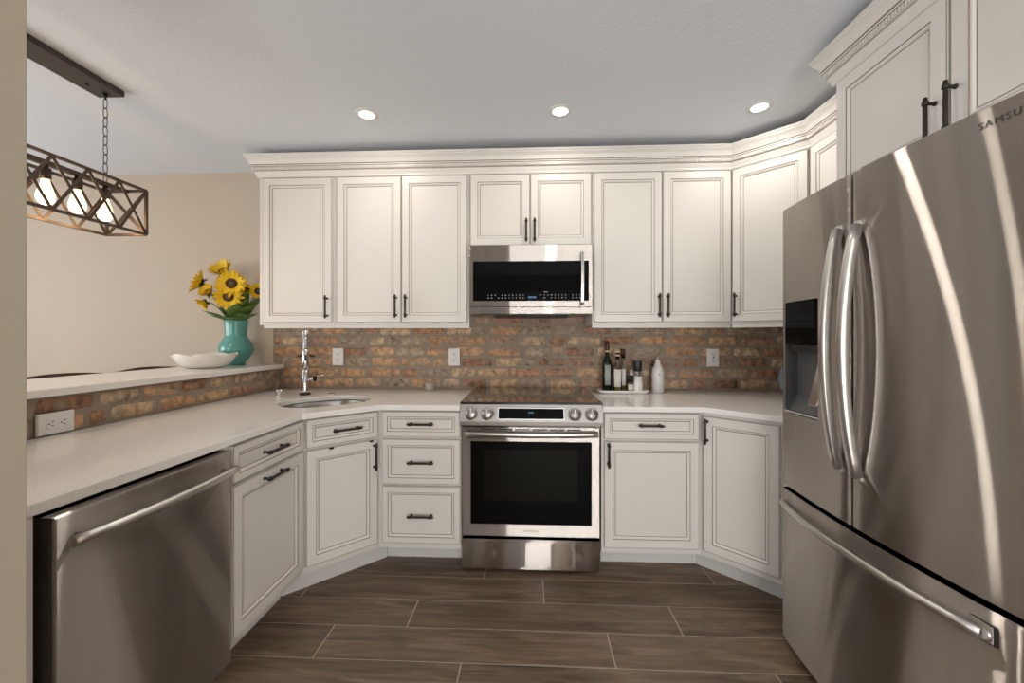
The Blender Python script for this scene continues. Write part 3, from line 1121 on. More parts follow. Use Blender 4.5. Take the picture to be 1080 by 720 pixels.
# dispenser
mb = MB()
mb.box(HX0 + 0.001, HX1 - 0.001, 0.0015, 0.055, 1.252, HZ1 - 0.001, 'blackglass', 0.002, 1)
dp = mb.build('dispenser_panel', ld)
mb = MB()
a = 0.001
vs = [(HX0 + a, 0.052, 1.25), (HX1 - a, 0.052, 1.25), (HX1 - a, 0.052, 1.05), (HX0 + a, 0.052, 1.05), (HX1 - a, 0.012, HZ0 + 0.008), (HX0 + a, 0.012, HZ0 + 0.008)]
v = [mb.bm.verts.new(p) for p in vs]
mb.face([v[0], v[3], v[2], v[1]], 'greyplastic'); mb.face([v[3], v[5], v[4], v[2]], 'greyplastic')
mb.build('dispenser_cavity', ld)
mb = MB()
mb.box(HX0 + 0.03, HX1 - 0.03, 0.005, 0.05, 1.222, 1.2515, 'black', 0.006, 2)
mb.build('nozzle', ld)
mb = MB()
mt = Matrix.Translation((HX1 - 0.065, 0.034, 1.12)) @ Matrix.Rotation(R(-14), 4, 'X')
mb.box(-0.026, 0.026, -0.003, 0.003, -0.10, 0.09, 'steel2', 0.002, 1, mtx=mt)
mb.build('paddle', ld)
mb = MB(); mb.box(HX0 + 0.006, HX1 - 0.006, -0.004, 0.03, HZ0 + 0.0005, HZ0 + 0.007, 'steel2', 0.002, 1); mb.build('drip_tray', ld)


def bar_handle(parent, p0, p1, out, r, flat=1.0, n=16, m='satin', name='handle', endin=0.008, seg=16, square=True, up=None):
    """bowed bar from p0 to p1 standing off by out in -y"""
    pts = []
    for i in range(n + 1):
        f = i / n
        p = Vector(p0).lerp(Vector(p1), f)
        b_ = 1 - (2 * f - 1) ** 2
        pts.append(p + Vector((0, -(endin + (out - endin) * b_ ** 0.85), 0)))
    mb = MB()
    mb.tube(pts, r, m, seg, flat=flat, square=square, up=up)
    for e in (pts[0], pts[-1]):
        q = Vector((e.x, p0[1] + 0.004, e.z))
        d = 0.012 if abs(p1[2] - p0[2]) > abs(p1[0] - p0[0]) else 0.0
        mb.tube([q, Vector((e.x, e.y - 0.001, e.z))], r * 0.95, m, seg, square=square)
    return mb.build(name, parent)


bar_handle(ld, (SEAM - 0.043, -0.018, 1.640), (SEAM - 0.043, -0.018, 0.848), 0.052, 0.0140, 1.0, up=(1, 0, 0))
bar_handle(rd, (SEAM + 0.038, -0.018, 1.634), (SEAM + 0.038, -0.018, 0.842), 0.052, 0.0140, 1.0, up=(1, 0, 0))
fh = bar_handle(fd_, (0.030, 0, 0.598), (0.795, 0, 0.598), 0.050, 0.0135, square=False)
mb = MB(); mb.box(0.752, 0.815, -0.0022, 0.010, 0.578, 0.624, 'black', 0.001, 1); mb.build('handle_recess', fh)
mb = MB(); mb.box(0.756, 0.811, -0.0032, 0.002, 0.581, 0.621, 'steel', 0.001, 1); mb.build('handle_plate', fh)


def lettering(txt, size, mtx, parent, m, name='lettering', depth=0.0006, sp=1.0):
    c = bpy.data.curves.new(name, 'FONT')
    c.body = txt
    c.size = size
    c.extrude = depth
    c.space_character = sp
    c.align_x = 'CENTER'
    c.align_y = 'CENTER'
    o = bpy.data.objects.new(name, c)
    COL.objects.link(o)
    dg = bpy.context.evaluated_depsgraph_get()
    me = bpy.data.meshes.new_from_object(o.evaluated_get(dg))
    bpy.data.objects.remove(o)
    bpy.data.curves.remove(c)
    me.transform(mtx)
    me.materials.clear()
    me.materials.append(M[m])
    o = bpy.data.objects.new(name, me)
    COL.objects.link(o)
    o.parent = parent
    MW[o.name] = Matrix.Identity(4)
    return o


UPR = Matrix.Rotation(R(90), 4, 'X')
lettering('SAMSUNG', 0.0225, Matrix.Translation((0.838, surf(0.838) - 0.0008, 1.771)) @ Matrix.Rotation(math.atan(0.27 * 0.415), 4, 'Z') @ UPR, rd, 'logo', sp=1.25)

# ------------------------------------------------------------------ range
t = thing('range', 'stainless slide-in electric range with black oven window and four knobs', 'range', (0, 2.55, 0))
RX0, RX1 = -0.376, 0.374
mb = MB(); mb.box(RX0 + 0.004, RX1 - 0.004, 2.315, 2.92, 0.05, 0.918, 'steeld', 0.002, 1); mb.build('body', t, world=True)
for x in (RX0 + 0.05, RX1 - 0.05):
    for y in (2.36, 2.86):
        mb = MB()
        mb.lathe([(0.0, 0.0), (0.018, 0.0), (0.018, 0.008), (0.010, 0.012), (0.010, 0.051), (0.0, 0.051)], 'black', (x, y, 0), 12)
        mb.build('foot', t, world=True)
mb = MB(); mb.box(-0.3815, 0.3795, 2.228, 2.926, 0.922, 0.9355, 'cooktop', 0.003, 2); mb.build('cooktop', t, world=True)
mb = MB()
poly = [(2.233, 0.9215), (2.204, 0.835), (2.206, 0.815), (2.226, 0.806), (2.314, 0.806), (2.314, 0.9215)]
ra = [mb.bm.verts.new((-0.380, y, z)) for (y, z) in poly]
rb = [mb.bm.verts.new((0.378, y, z)) for (y, z) in poly]
for i in range(len(poly)):
    j = (i + 1) % len(poly)
    mb.face([ra[i], ra[j], rb[j], rb[i]], 'steel3')
mb.face(ra, 'steel3'); mb.face(rb[::-1], 'steel3')
cp = mb.build('control_panel', t, world=True)
SL = math.atan2(2.231 - 2.204, 0.9185 - 0.835)     # tilt of the panel face
FR = Matrix.Translation((0, 2.2175, 0.8767)) @ Matrix.Rotation(-SL, 4, 'X')   # local: -y out of panel
mb = MB()
mb.loops(-0.181, 0.181, -0.0375, 0.0345, [(0, 0.001), (0, -0.004), (0.002, -0.006), (0.009, -0.006), (0.010, -0.003), (0.011, -0.003)],
         ['steel2', 'steel2', 'steel2', 'steel2', 'blackglass', 'blackglass'])
mb.bm.transform(FR)
dsp = mb.build('display', cp, world=True)
mb = MB()
for (x, w_) in ((-0.010, 0.006), (0.0, 0.006), (0.010, 0.006)):
    mb.box(x - w_ / 2, x + w_ / 2, -0.0036, -0.0031, 0.001, 0.009, 'display', mtx=FR)
mb.build('clock_digits', dsp, world=True)
for x in (-0.317, -0.231, 0.231, 0.320):
    mb = MB()
    mt = FR @ Matrix.Translation((x, 0, -0.003)) @ Matrix.Rotation(R(90), 4, 'X')
    mb.lathe([(0.036, -0.001), (0.036, 0.004), (0.033, 0.006), (0.030, 0.006), (0.029, 0.024), (0.026, 0.028), (0.0, 0.028)], 'steel3', seg=28, mtx=mt)
    kn = mb.build('knob', cp, world=True)
    mb = MB(); mb.box(-0.0045, 0.0045, -0.025, 0.025, 0.027, 0.034, 'steel2', 0.003, 2, mtx=mt); mb.build('knob_grip', kn, world=True)
mb = MB(); mb.box(RX0 + 0.002, RX1 - 0.002, 2.285, 2.3145, 0.795, 0.8055, 'darkgap'); mb.build('gap_seal', t, world=True)
# oven door with window
mb = MB()
DY = 2.268
prof = [(0, 2.313), (0, DY + 0.006), (0.002, DY + 0.002), (0.006, DY)]
x0, x1, z0, z1 = RX0, RX1, 0.197, 0.794
wx0, wx1, wz0, wz1 = -0.330, 0.328, 0.262, 0.716
rings = [[mb.bm.verts.new((x0 + i, y, z0 + i)), mb.bm.verts.new((x1 - i, y, z0 + i)), mb.bm.verts.new((x1 - i, y, z1 - i)), mb.bm.verts.new((x0 + i, y, z1 - i))] for (i, y) in prof]
rings.append([mb.bm.verts.new((wx0, DY, wz0)), mb.bm.verts.new((wx1, DY, wz0)), mb.bm.verts.new((wx1, DY, wz1)), mb.bm.verts.new((wx0, DY, wz1))])
rings.append([mb.bm.verts.new((wx0 + .002, DY + 0.004, wz0 + .002)), mb.bm.verts.new((wx1 - .002, DY + 0.004, wz0 + .002)), mb.bm.verts.new((wx1 - .002, DY + 0.004, wz1 - .002)), mb.bm.verts.new((wx0 + .002, DY + 0.004, wz1 - .002))])
for k in range(len(rings) - 1):
    for i in range(4):
        j = (i + 1) % 4
        mb.face([rings[k][i], rings[k][j], rings[k + 1][j], rings[k + 1][i]], 'steel')
mb.face(rings[0][::-1], 'steel')
od = mb.build('oven_door', t, world=True)
mb = MB(); mb.box(wx0 + 0.002, wx1 - 0.002, DY + 0.002, DY + 0.012, wz0 + 0.002, wz1 - 0.002, 'blackglass'); ow = mb.build('oven_window', od, world=True)
mb = MB(); mb.box(wx0 + 0.075, wx1 - 0.075, DY + 0.0012, DY + 0.0022, wz0 + 0.13, wz1 - 0.045, 'innerglass'); mb.build('inner_pane', ow, world=True)
mb = MB()
for k in range(6):
    x = -0.235 + k * 0.094
    mb.box(x - 0.040, x + 0.040, DY - 0.0004, DY + 0.003, 0.778, 0.784, 'darkgap')
mb.build('vent_slots', od, world=True)
pts = [Vector((-0.356 + 0.712 * i / 20, DY - 0.032 - 0.022 * (1 - (2 * i / 20 - 1) ** 2), 0.764)) for i in range(21)]
mb = MB()
mb.tube(pts, 0.016, 'satin', 16)
for x in (-0.352, 0.352):
    mb.tube([(x * 0.985, DY + 0.001, 0.764), (x * 0.985, DY - 0.034, 0.764)], 0.011, 'steel2', 12)
mb.build('handle', od, world=True)
lettering('SAMSUNG', 0.016, Matrix.Translation((0.0, DY - 0.0005 - 2.55, 0.229)) @ UPR, od, 'logo', sp=1.2)
# storage drawer, gently bulging
mb = MB()
nz = 10
cols = []
for x in (RX0, RX0 + 0.004, RX1 - 0.004, RX1):
    c_ = []
    for k in range(nz + 1):
        f = k / nz
        z = 0.018 + (0.181 - 0.018) * f
        y = DY + 0.004 - 0.014 * (1 - (2 * f - 1) ** 2) + (0.004 if x in (RX0, RX1) else 0)
        c_.append(mb.bm.verts.new((x, y, z)))
    c_.append(mb.bm.verts.new((x, 2.313, 0.181)))
    c_.append(mb.bm.verts.new((x, 2.313, 0.018)))
    cols.append(c_)
for a in range(3):
    for k in range(nz + 3):
        j = (k + 1) % (nz + 3)
        mb.face([cols[a][k], cols[a + 1][k], cols[a + 1][j], cols[a][j]], 'steel', k < nz)
mb.face(cols[0][::-1], 'steel'); mb.face(cols[-1], 'steel')
mb.build('storage_drawer', t, world=True)

# ------------------------------------------------------------------ microwave
t = thing('microwave', 'stainless over-the-range microwave with black glass door', 'microwave', (0, 2.75, 1.424))
MX0, MX1 = -0.3795, 0.3755
mb = MB(); mb.box(MX0 + 0.003, MX1 - 0.003, 2.575, 2.933, 1.424, 1.8475, 'steeld', 0.002, 1); mb.build('case', t, world=True)
mb = MB()
MY = 2.545
x0, x1, z0, z1 = MX0, MX1, 1.468, 1.8465
wx0, wx1, wz0, wz1 = -0.355, 0.350, 1.504, 1.747
prof = [(0, 2.574), (0, MY + 0.005), (0.002, MY + 0.001), (0.005, MY)]
rings = [[mb.bm.verts.new((x0 + i, y, z0 + i)), mb.bm.verts.new((x1 - i, y, z0 + i)), mb.bm.verts.new((x1 - i, y, z1 - i)), mb.bm.verts.new((x0 + i, y, z1 - i))] for (i, y) in prof]
rings.append([mb.bm.verts.new((wx0, MY, wz0)), mb.bm.verts.new((wx1, MY, wz0)), mb.bm.verts.new((wx1, MY, wz1)), mb.bm.verts.new((wx0, MY, wz1))])
for k in range(len(rings) - 1):
    for i in range(4):
        j = (i + 1) % 4
        mb.face([rings[k][i], rings[k][j], rings[k + 1][j], rings[k + 1][i]], 'steel')
mb.face(rings[0][::-1], 'steel')
md = mb.build('door', t, world=True)
mb = MB(); mb.box(wx0, wx1, MY + 0.0005, MY + 0.01, wz0, wz1, 'blackglass'); mg = mb.build('glass_panel', md, world=True)
rng = random.Random(8)
mb = MB()
for r_ in range(2):
    for k in range(27):
        x = -0.262 + k * 0.0215
        if -0.035 < x < 0.055 or rng.random() < 0.12:
            continue
        w_ = rng.uniform(0.004, 0.009)
        mb.box(x - w_ / 2, x + w_ / 2, MY - 0.0001, MY + 0.0004, 1.520 + r_ * 0.017, 1.526 + r_ * 0.017, 'keys')
mb.box(0.078, 0.100, MY - 0.0001, MY + 0.0004, 1.556, 1.561, 'keys')
mb.build('key_marks', mg, world=True)
mb = MB()
for x in (-0.012, 0.0, 0.014, 0.026):
    mb.box(x - 0.004, x + 0.004, MY - 0.0001, MY + 0.0004, 1.521, 1.532, 'display')
mb.build('clock_digits', mg, world=True)
pts = [Vector((0.308, MY - 0.028 - 0.012 * (1 - (2 * i / 14 - 1) ** 2), 1.475 + 0.315 * i / 14)) for i in range(15)]
mb = MB()
mb.tube(pts, 0.0095, 'steel2', 14, square=True, up=(1, 0, 0))
for i in (1, 13):
    mb.tube([(0.308, MY + 0.001, pts[i].z), tuple(pts[i])], 0.008, 'steel2', 10)
mb.build('handle', md, world=True)
mb = MB(); mb.box(MX0, MX1, MY - 0.004, 2.574, 1.4245, 1.4645, 'steel', 0.004, 2); mb.build('vent_strip', t, world=True)
mb = MB()
mb.box(-0.24, 0.24, 2.66, 2.90, 1.4145, 1.4235, 'black', 0.003, 1)
mb.build('grease_filter', t, world=True)

# ------------------------------------------------------------------ dishwasher
t = thing('dishwasher', 'stainless dishwasher with bowed bar handle under the left countertop', 'dishwasher', (-1.09, 0.906, 0), R(90))
DW = 0.566
mb = MB(); mb.box(0.006, DW - 0.006, 0.055, 0.60, 0.10, 0.868, 'black', 0.003, 1); mb.build('tub', t)
mb = MB(); mb.box(0.01, DW - 0.01, 0.075, 0.30, 0.0, 0.0995, 'black'); mb.build('toe_panel', t)
mb = MB()
mb.loops(0.0, DW, 0.098, 0.867, [(0, 0.054), (0, 0.034), (0.0005, 0.005), (0.003, 0.001), (0.006, 0.0)], ['steel'] * 5)
dd = mb.build('door', t)
pts = [Vector((0.016 + (DW - 0.024) * i / 20, -0.026 - 0.022 * (1 - (2 * i / 20 - 1) ** 2) ** 0.9, 0.806)) for i in range(21)]
mb = MB()
mb.tube(pts, 0.0135, 'satin', 16)
for p in (pts[0], pts[-1]):
    q = p.x + (0.03 if p.x < 0.3 else -0.03)
    mb.tube([(q, 0.001, p.z), (q, p.y - 0.002, p.z)], 0.009, 'steel2', 14)
mb.build('handle', dd)

# ------------------------------------------------------------------ outlets
def plate(name, label, loc, rz, kind, w_=0.080, h_=0.122):
    t = thing(name, label, 'outlet', loc, rz)
    mb = MB(); mb.loops(-w_ / 2, w_ / 2, -h_ / 2, h_ / 2, [(0, 0.004), (0, -0.003), (0.002, -0.006), (0.006, -0.007)], ['plate'] * 4); mb.build('cover_plate', t)
    if kind == 'switch':
        mb = MB(); mb.box(-0.018, 0.018, -0.012, -0.0065, -0.034, 0.034, 'plate', 0.002, 1); mb.build('rocker', t)
    else:
        mb = MB(); mb.box(-0.019, 0.019, -0.0105, -0.0065, -0.036, 0.036, 'plate', 0.003, 2); f = mb.build('receptacle', t)
        mb = MB()
        for s_ in (-1, 1):
            for dx in (-0.007, 0.007):
                mb.box(dx - 0.0014, dx + 0.0014, -0.0109, -0.0104, s_ * 0.020 - 0.002, s_ * 0.020 + 0.007, 'slot')
            mb.box(-0.0025, 0.0025, -0.0109, -0.0104, s_ * 0.020 - 0.011, s_ * 0.020 - 0.006, 'slot')
        if kind == 'gfci':
            mb.box(-0.006, 0.006, -0.0112, -0.0104, -0.005, -0.001, 'slot')
            mb.box(-0.006, 0.006, -0.0112, -0.0104, 0.002, 0.006, 'slot')
        mb.build('slots', f)
    return t


plate('wall_outlet', 'white outlet on the brick nearest the faucet', (-1.376, 2.922, 1.144), 0, 'duplex')
plate('wall_outlet', 'white outlet on the brick just left of the range', (-0.541, 2.922, 1.144), 0, 'duplex')
plate('wall_outlet', 'white outlet on the brick at right, near the refrigerator', (1.247, 2.922, 1.144), 0, 'gfci')
t = plate('wall_outlet', 'white horizontal double outlet on the low brick half wall', (-1.7895, 1.492, 0.960), R(90), 'duplex')
for c in t.children:
    c.rotation_euler = (0, R(90), 0)

# ------------------------------------------------------------------ things on the right countertop
CT = 0.9145


def superdish(mb, cx, cy, z, a, b_, prof, m, q=0.5, seg=40):
    rings = []
    for (k, dz) in prof:
        ring = []
        for i in range(seg):
            an = 2 * PI * i / seg
            ca, sa = math.cos(an), math.sin(an)
            ring.append(mb.bm.verts.new((cx + math.copysign(abs(ca) ** q, ca) * (a + k), cy + math.copysign(abs(sa) ** q, sa) * (b_ + k), z + dz)))
        rings.append(ring)
    for r_ in range(len(rings) - 1):
        for i in range(seg):
            j = (i + 1) % seg
            mb.face([rings[r_][i], rings[r_][j], rings[r_ + 1][j], rings[r_ + 1][i]], m, True)
    mb.face(rings[0][::-1], m)
    mb.face(rings[-1], m)


mb = MB()
superdish(mb, 0.610, 2.812, CT, 0.158, 0.066, [(-0.012, 0.0), (-0.004, 0.001), (0.004, 0.008), (0.011, 0.020), (0.007, 0.021), (0.001, 0.011), (-0.006, 0.006)], 'ceramic')
tag(mb.build('tray'), 'small oblong white ceramic tray holding bottles right of the range', 'tray')
TZ = CT + 0.0065


def bottle(name, label, x, y, prof, glass, parts, cat='bottle', group=None, seg=24):
    t = thing(name, label, cat, (x, y, TZ), 0, group)
    mb = MB(); mb.lathe(prof, glass, seg=seg); bd = mb.build('bottle_body', t)
    for (pn, m, pr) in parts:
        mb = MB(); mb.lathe(pr, m, seg=seg); mb.build(pn, t)
    return t


def label_patch(t, r, z0, z1, a0, a1, m):
    mb = MB()
    n = 10
    A = [[mb.bm.verts.new((math.cos(R(a0 + (a1 - a0) * i / n)) * rr, math.sin(R(a0 + (a1 - a0) * i / n)) * rr, z)) for i in range(n + 1)]
         for (rr, z) in ((r - 0.0004, z0), (r, z0), (r, z1), (r - 0.0004, z1))]
    for k in range(3):
        for i in range(n):
            mb.face([A[k][i], A[k][i + 1], A[k + 1][i + 1], A[k + 1][i]], m, True)
    return mb.build('paper_label', t)


# dark oil bottle
t = bottle('oil_bottle', 'tall dark green bottle with dark red capsule, leftmost on the white tray', 0.510, 2.822,
           [(0, 0), (0.031, 0), (0.033, 0.004), (0.033, 0.175), (0.030, 0.200), (0.020, 0.222), (0.0145, 0.240), (0.0135, 0.275), (0.0, 0.275)], 'oilbottle',
           [('capsule', 'capsule', [(0.0150, 0.283), (0.0155, 0.276), (0.0158, 0.278), (0.0158, 0.334), (0.013, 0.338), (0, 0.338)]),
            ('neck_band', 'cork', [(0.0136, 0.262), (0.0165, 0.262), (0.0165, 0.274), (0.0136, 0.274)])])
label_patch(t, 0.0335, 0.045, 0.178, 235, 300, 'label_g')
# two clear oil bottles
cl = [(0, 0.001), (0.028, 0.001), (0.030, 0.004), (0.030, 0.155), (0.026, 0.172), (0.016, 0.188), (0.013, 0.200), (0.013, 0.235), (0.0118, 0.235),
      (0.0118, 0.200), (0.0148, 0.187), (0.0245, 0.170), (0.028, 0.153), (0.028, 0.006), (0, 0.005)]
oil = [(0, 0.0055), (0.0275, 0.0065), (0.0275, 0.060), (0, 0.060)]
t = bottle('oil_bottle', 'clear bottle with white label and pale stopper, front one beside the dark bottle', 0.574, 2.800, cl, 'clear',
           [('oil', 'oil', oil), ('stopper', 'cork', [(0, 0.2355), (0.0145, 0.2355), (0.0145, 0.247), (0.0, 0.247)]),
            ('collar', 'capsule', [(0.0, 0.2475), (0.0140, 0.2475), (0.0140, 0.260), (0, 0.260)]),
            ('cap', 'cork', [(0, 0.2605), (0.0155, 0.2605), (0.0155, 0.272), (0.013, 0.275), (0, 0.275)])])
label_patch(t, 0.0305, 0.035, 0.150, 215, 305, 'label_w')
t = bottle('oil_bottle', 'clear oil bottle with dark red cap behind the white-labelled bottle', 0.622, 2.850, cl, 'clear',
           [('oil', 'oil', oil), ('cap', 'capsule', [(0, 0.236), (0.0155, 0.236), (0.0155, 0.282), (0.013, 0.285), (0, 0.285)])])
label_patch(t, 0.0305, 0.040, 0.150, 220, 290, 'label_w')
# spice jar
t = thing('spice_jar', 'small dark spice jar with black lid between bottles and salt grinder', 'jar', (0.656, 2.795, TZ))
mb = MB(); mb.lathe([(0, 0), (0.020, 0), (0.022, 0.004), (0.022, 0.060), (0.019, 0.068), (0, 0.068)], 'spice', seg=20); mb.build('glass_body', t)
mb = MB(); mb.lathe([(0, 0.0685), (0.0225, 0.0685), (0.0225, 0.106), (0.020, 0.109), (0, 0.109)], 'black', seg=20); mb.build('lid', t)
label_patch(t, 0.0225, 0.012, 0.052, 225, 320, 'label_w')
# little pale bottle with a reed
t = thing('reed_bottle', 'slim pale bottle with a thin wooden stick behind the black-lidded jar', 'bottle', (0.680, 2.862, TZ))
mb = MB(); mb.lathe([(0, 0), (0.014, 0), (0.016, 0.003), (0.016, 0.11), (0.010, 0.128), (0.009, 0.142), (0, 0.142)], 'ceramic_m', seg=18); mb.build('bottle_body', t)
mb = MB(); mb.tube([(0, 0, 0.1422), (0.002, 0.004, 0.25)], 0.0022, 'reed', 8); mb.build('stick', t)
# salt grinder
t = thing('salt_grinder', 'salt grinder with black top and white salt at the right end of the tray', 'grinder', (0.706, 2.795, TZ))
mb = MB(); mb.lathe([(0, 0.0), (0.031, 0.0), (0.032, 0.004), (0.0262, 0.106), (0, 0.106)], 'salt', seg=24); g_ = mb.build('salt_body', t)
mb = MB(); mb.lathe([(0, 0.1065), (0.0262, 0.1065), (0.0228, 0.138), (0, 0.138)], 'clear', seg=24); mb.build('glass_neck', t)
mb = MB(); mb.lathe([(0, 0.1385), (0.0235, 0.1385), (0.025, 0.143), (0.0305, 0.203), (0.0295, 0.206), (0, 0.206)], 'black', seg=24); mb.build('grinder_top', t)
# white ceramic oil bottle with loop and spout
t = thing('ceramic_bottle', 'white ceramic oil bottle with thin metal spout standing right of the tray', 'bottle', (0.851, 2.845, CT))
mb = MB(); mb.lathe([(0, 0), (0.037, 0), (0.040, 0.004), (0.0405, 0.125), (0.038, 0.150), (0.028, 0.175), (0.018, 0.190), (0.016, 0.202), (0.019, 0.214), (0.017, 0.216), (0, 0.216)], 'ceramic_m', seg=28)
mb.build('bottle_body', t)
mb = MB(); mb.tube([(-0.030, 0, 0.172), (-0.040, 0, 0.186), (-0.036, 0, 0.206), (-0.018, 0, 0.205)], 0.005, 'black', 8); mb.build('loop_handle', t)
mb = MB(); mb.tube([(0, 0, 0.2155), (0, 0, 0.23), (0.003, 0, 0.262)], [0.010, 0.004, 0.0028], 'steel2', 10); mb.build('spout', t)
mb = MB(); mb.box(-0.006, 0.004, -0.0412, -0.0400, 0.118, 0.124, 'slot'); mb.build('printed_mark', t)
# blue-grey jug behind the refrigerator
t = thing('jug', 'blue-grey glazed jug peeking out behind the refrigerator edge', 'jug', (1.672, 2.74, CT))
mb = MB(); mb.lathe([(0, 0), (0.05, 0), (0.054, 0.004), (0.078, 0.06), (0.083, 0.11), (0.070, 0.165), (0.050, 0.20), (0.056, 0.225), (0.052, 0.226), (0.046, 0.20), (0.064, 0.165), (0.076, 0.11), (0.05, 0.012), (0, 0.010)], 'bluegrey', seg=28)
mb.build('jug_body', t)
mb = MB(); mb.tube([(0.052, 0, 0.205), (0.10, 0, 0.20), (0.115, 0, 0.15), (0.082, 0, 0.09)], 0.008, 'bluegrey', 8); mb.build('jug_handle', t)
# small clear glass against the brick
mb = MB(); mb.lathe([(0, 0), (0.030, 0), (0.032, 0.003), (0.034, 0.055), (0.0315, 0.055), (0.0295, 0.006), (0, 0.005)], 'frost', (-0.708, 2.885, CT), 24)
tag(mb.build('drinking_glass'), 'small low frosted glass against the brick between the outlets', 'glass')

# ------------------------------------------------------------------ things on the bar ledge
LZ = 1.091
t = thing('vase', 'teal glazed pottery vase holding sunflowers at the end of the bar ledge', 'vase', (-2.052, 2.815, LZ))
mb = MB()
vp = [(0, 0), (0.052, 0), (0.058, 0.004), (0.058, 0.012), (0.062, 0.022), (0.086, 0.055), (0.102, 0.090), (0.105, 0.115), (0.099, 0.145), (0.085, 0.172), (0.070, 0.190),
      (0.066, 0.205), (0.067, 0.225), (0.070, 0.270), (0.074, 0.306), (0.072, 0.310), (0.068, 0.306), (0.062, 0.25), (0.060, 0.20), (0.095, 0.13), (0.08, 0.06), (0.04, 0.015), (0, 0.012)]
mb.lathe(vp, 'teal', seg=36, rmod=lambda r, z, a: (r * (1 + 0.012 * math.cos(9 * a) * (1 if 0.2 < z < 0.3 else 0)), z))
mb.build('vase_body', t)

t = thing('serving_bowl', 'white scalloped oval serving bowl on the bar ledge beside the vase', 'bowl', (-2.045, 2.53, LZ))
mb = MB()


def scal(r, z, a):
    f = min(1.0, max(0.0, (z - 0.02) / 0.07))
    s_ = abs(math.cos(3.5 * a))
    return r * (1 + 0.05 * f * (s_ - 0.5)), z + 0.016 * f * f * (s_ - 0.6)


mb.lathe([(0, 0), (0.10, 0), (0.115, 0.004), (0.150, 0.022), (0.178, 0.052), (0.198, 0.084), (0.196, 0.088), (0.190, 0.084), (0.168, 0.054), (0.140, 0.028), (0.10, 0.011), (0, 0.008)],
         'ceramic', seg=84, rmod=scal, sx=0.90, sy=0.84)
mb.build('bowl_body', t)


def orient(d, roll=0.0):
    d = Vector(d).normalized()
    return d.to_track_quat('Z', 'Y').to_matrix().to_4x4() @ Matrix.Rotation(roll, 4, 'Z')


MOUTH = Vector((-2.052, 2.815, LZ + 0.295))


def petal_ring(mb, n, r0, L, wid, lift, m, mtx, rng, droop=0.0):
    for k in range(n):
        a = 2 * PI * k / n + rng.uniform(-0.12, 0.12)
        l = L * rng.uniform(0.85, 1.12)
        lf = lift + rng.uniform(-0.12, 0.12)
        ca, sa = math.cos(a), math.sin(a)
        rows_ = []
        for i, f in enumerate((0.0, 0.25, 0.55, 0.82, 1.0)):
            wv = wid * (0.45, 0.95, 0.92, 0.48, 0.04)[i]
            rr = r0 + l * f * math.cos(lf)
            zz = l * f * math.sin(lf) - droop * f * f * l
            row_ = []
            for q, dz in ((-1, 0.0), (0, -0.15 * wid), (1, 0.0)):
                p = Vector((rr * ca - sa * wv * q * 0.5, rr * sa + ca * wv * q * 0.5, zz + dz + 0.001 * (k % 2)))
                row_.append(mb.bm.verts.new(mtx @ p))
            rows_.append(row_)
        for i in range(4):
            for q in range(2):
                mb.face([rows_[i][q], rows_[i][q + 1], rows_[i + 1][q + 1], rows_[i + 1][q]], m, True)


def leaf_mesh(mb, base, d, L, wid, m='leaf', sag=0.25):
    mt = Matrix.Translation(base) @ orient(d)
    rows_ = []
    for i in range(8):
        f = i / 7
        wv = wid * math.sin(PI * min(1, f * 0.92 + 0.06)) ** 0.8
        z = L * f
        y = -sag * L * f * f
        rows_.append([mb.bm.verts.new(mt @ Vector((q * wv * 0.5, y + (0.18 * wv if q else 0), z))) for q in (-1, 0, 1)])
    for i in range(7):
        for q in range(2):
            mb.face([rows_[i][q], rows_[i][q + 1], rows_[i + 1][q + 1], rows_[i + 1][q]], m, True)


def sunflower(label, pos, facing, R0, seed, pm_='petal', lift=0.25, stem_in=(0, 0)):
    rng = random.Random(seed)
    R0 *= 1.14
    pos = Vector(pos)
    t = thing('sunflower', label, 'flower', pos, 0, 'sunflowers in the teal vase')
    mt = orient(facing, rng.uniform(0, 1))
    rd_ = R0 * 0.36
    mb = MB()
    petal_ring(mb, 17, rd_ * 0.8, R0 * 0.70, R0 * 0.31, lift, pm_, mt, rng)
    petal_ring(mb, 14, rd_ * 0.75, R0 * 0.62, R0 * 0.29, lift + 0.22, pm_, mt @ Matrix.Translation((0, 0, 0.003)), rng)
    mb.build('petals', t, recalc=False)
    mb = MB(); mb.lathe([(0, -0.006), (rd_ * 0.9, -0.004), (rd_ * 1.02, 0.002), (rd_ * 0.85, 0.010), (rd_ * 0.5, 0.010), (0, 0.009)], 'seed', seg=20, mtx=mt)
    sh = mb.build('seed_head', t)
    mb = MB(); mb.lathe([(0, 0.0095), (rd_ * 0.42, 0.0105), (rd_ * 0.3, 0.013), (0, 0.0135)], 'seedc', seg=14, mtx=mt); mb.build('seed_centre', sh)
    d = Vector(facing).normalized()
    back = -d * 0.05
    m_ = MOUTH + Vector((stem_in[0], stem_in[1], 0)) - pos
    pts = []
    for i in range(9):
        f = i / 8
        p0, p1, p2 = -d * 0.006, back + m_ * 0.25, m_
        q = p0 * (1 - f) ** 2 + p1 * 2 * f * (1 - f) + p2 * f * f
        pts.append(q)
    pts.append(m_ + Vector((-stem_in[0] * 0.5, -stem_in[1] * 0.5, -0.10)))
    mb = MB(); mb.tube(pts, 0.0032, 'stem', 7); mb.build('stem', t)
    mb = MB()
    for k in range(7):
        a = 2 * PI * k / 7
        leaf_mesh(mb, mt @ Vector((0, 0, -0.008)), mt.to_3x3() @ Vector((math.cos(a), math.sin(a), -0.15)), R0 * 0.55, R0 * 0.22)
    mb.build('sepals', t, recalc=False)
    return t


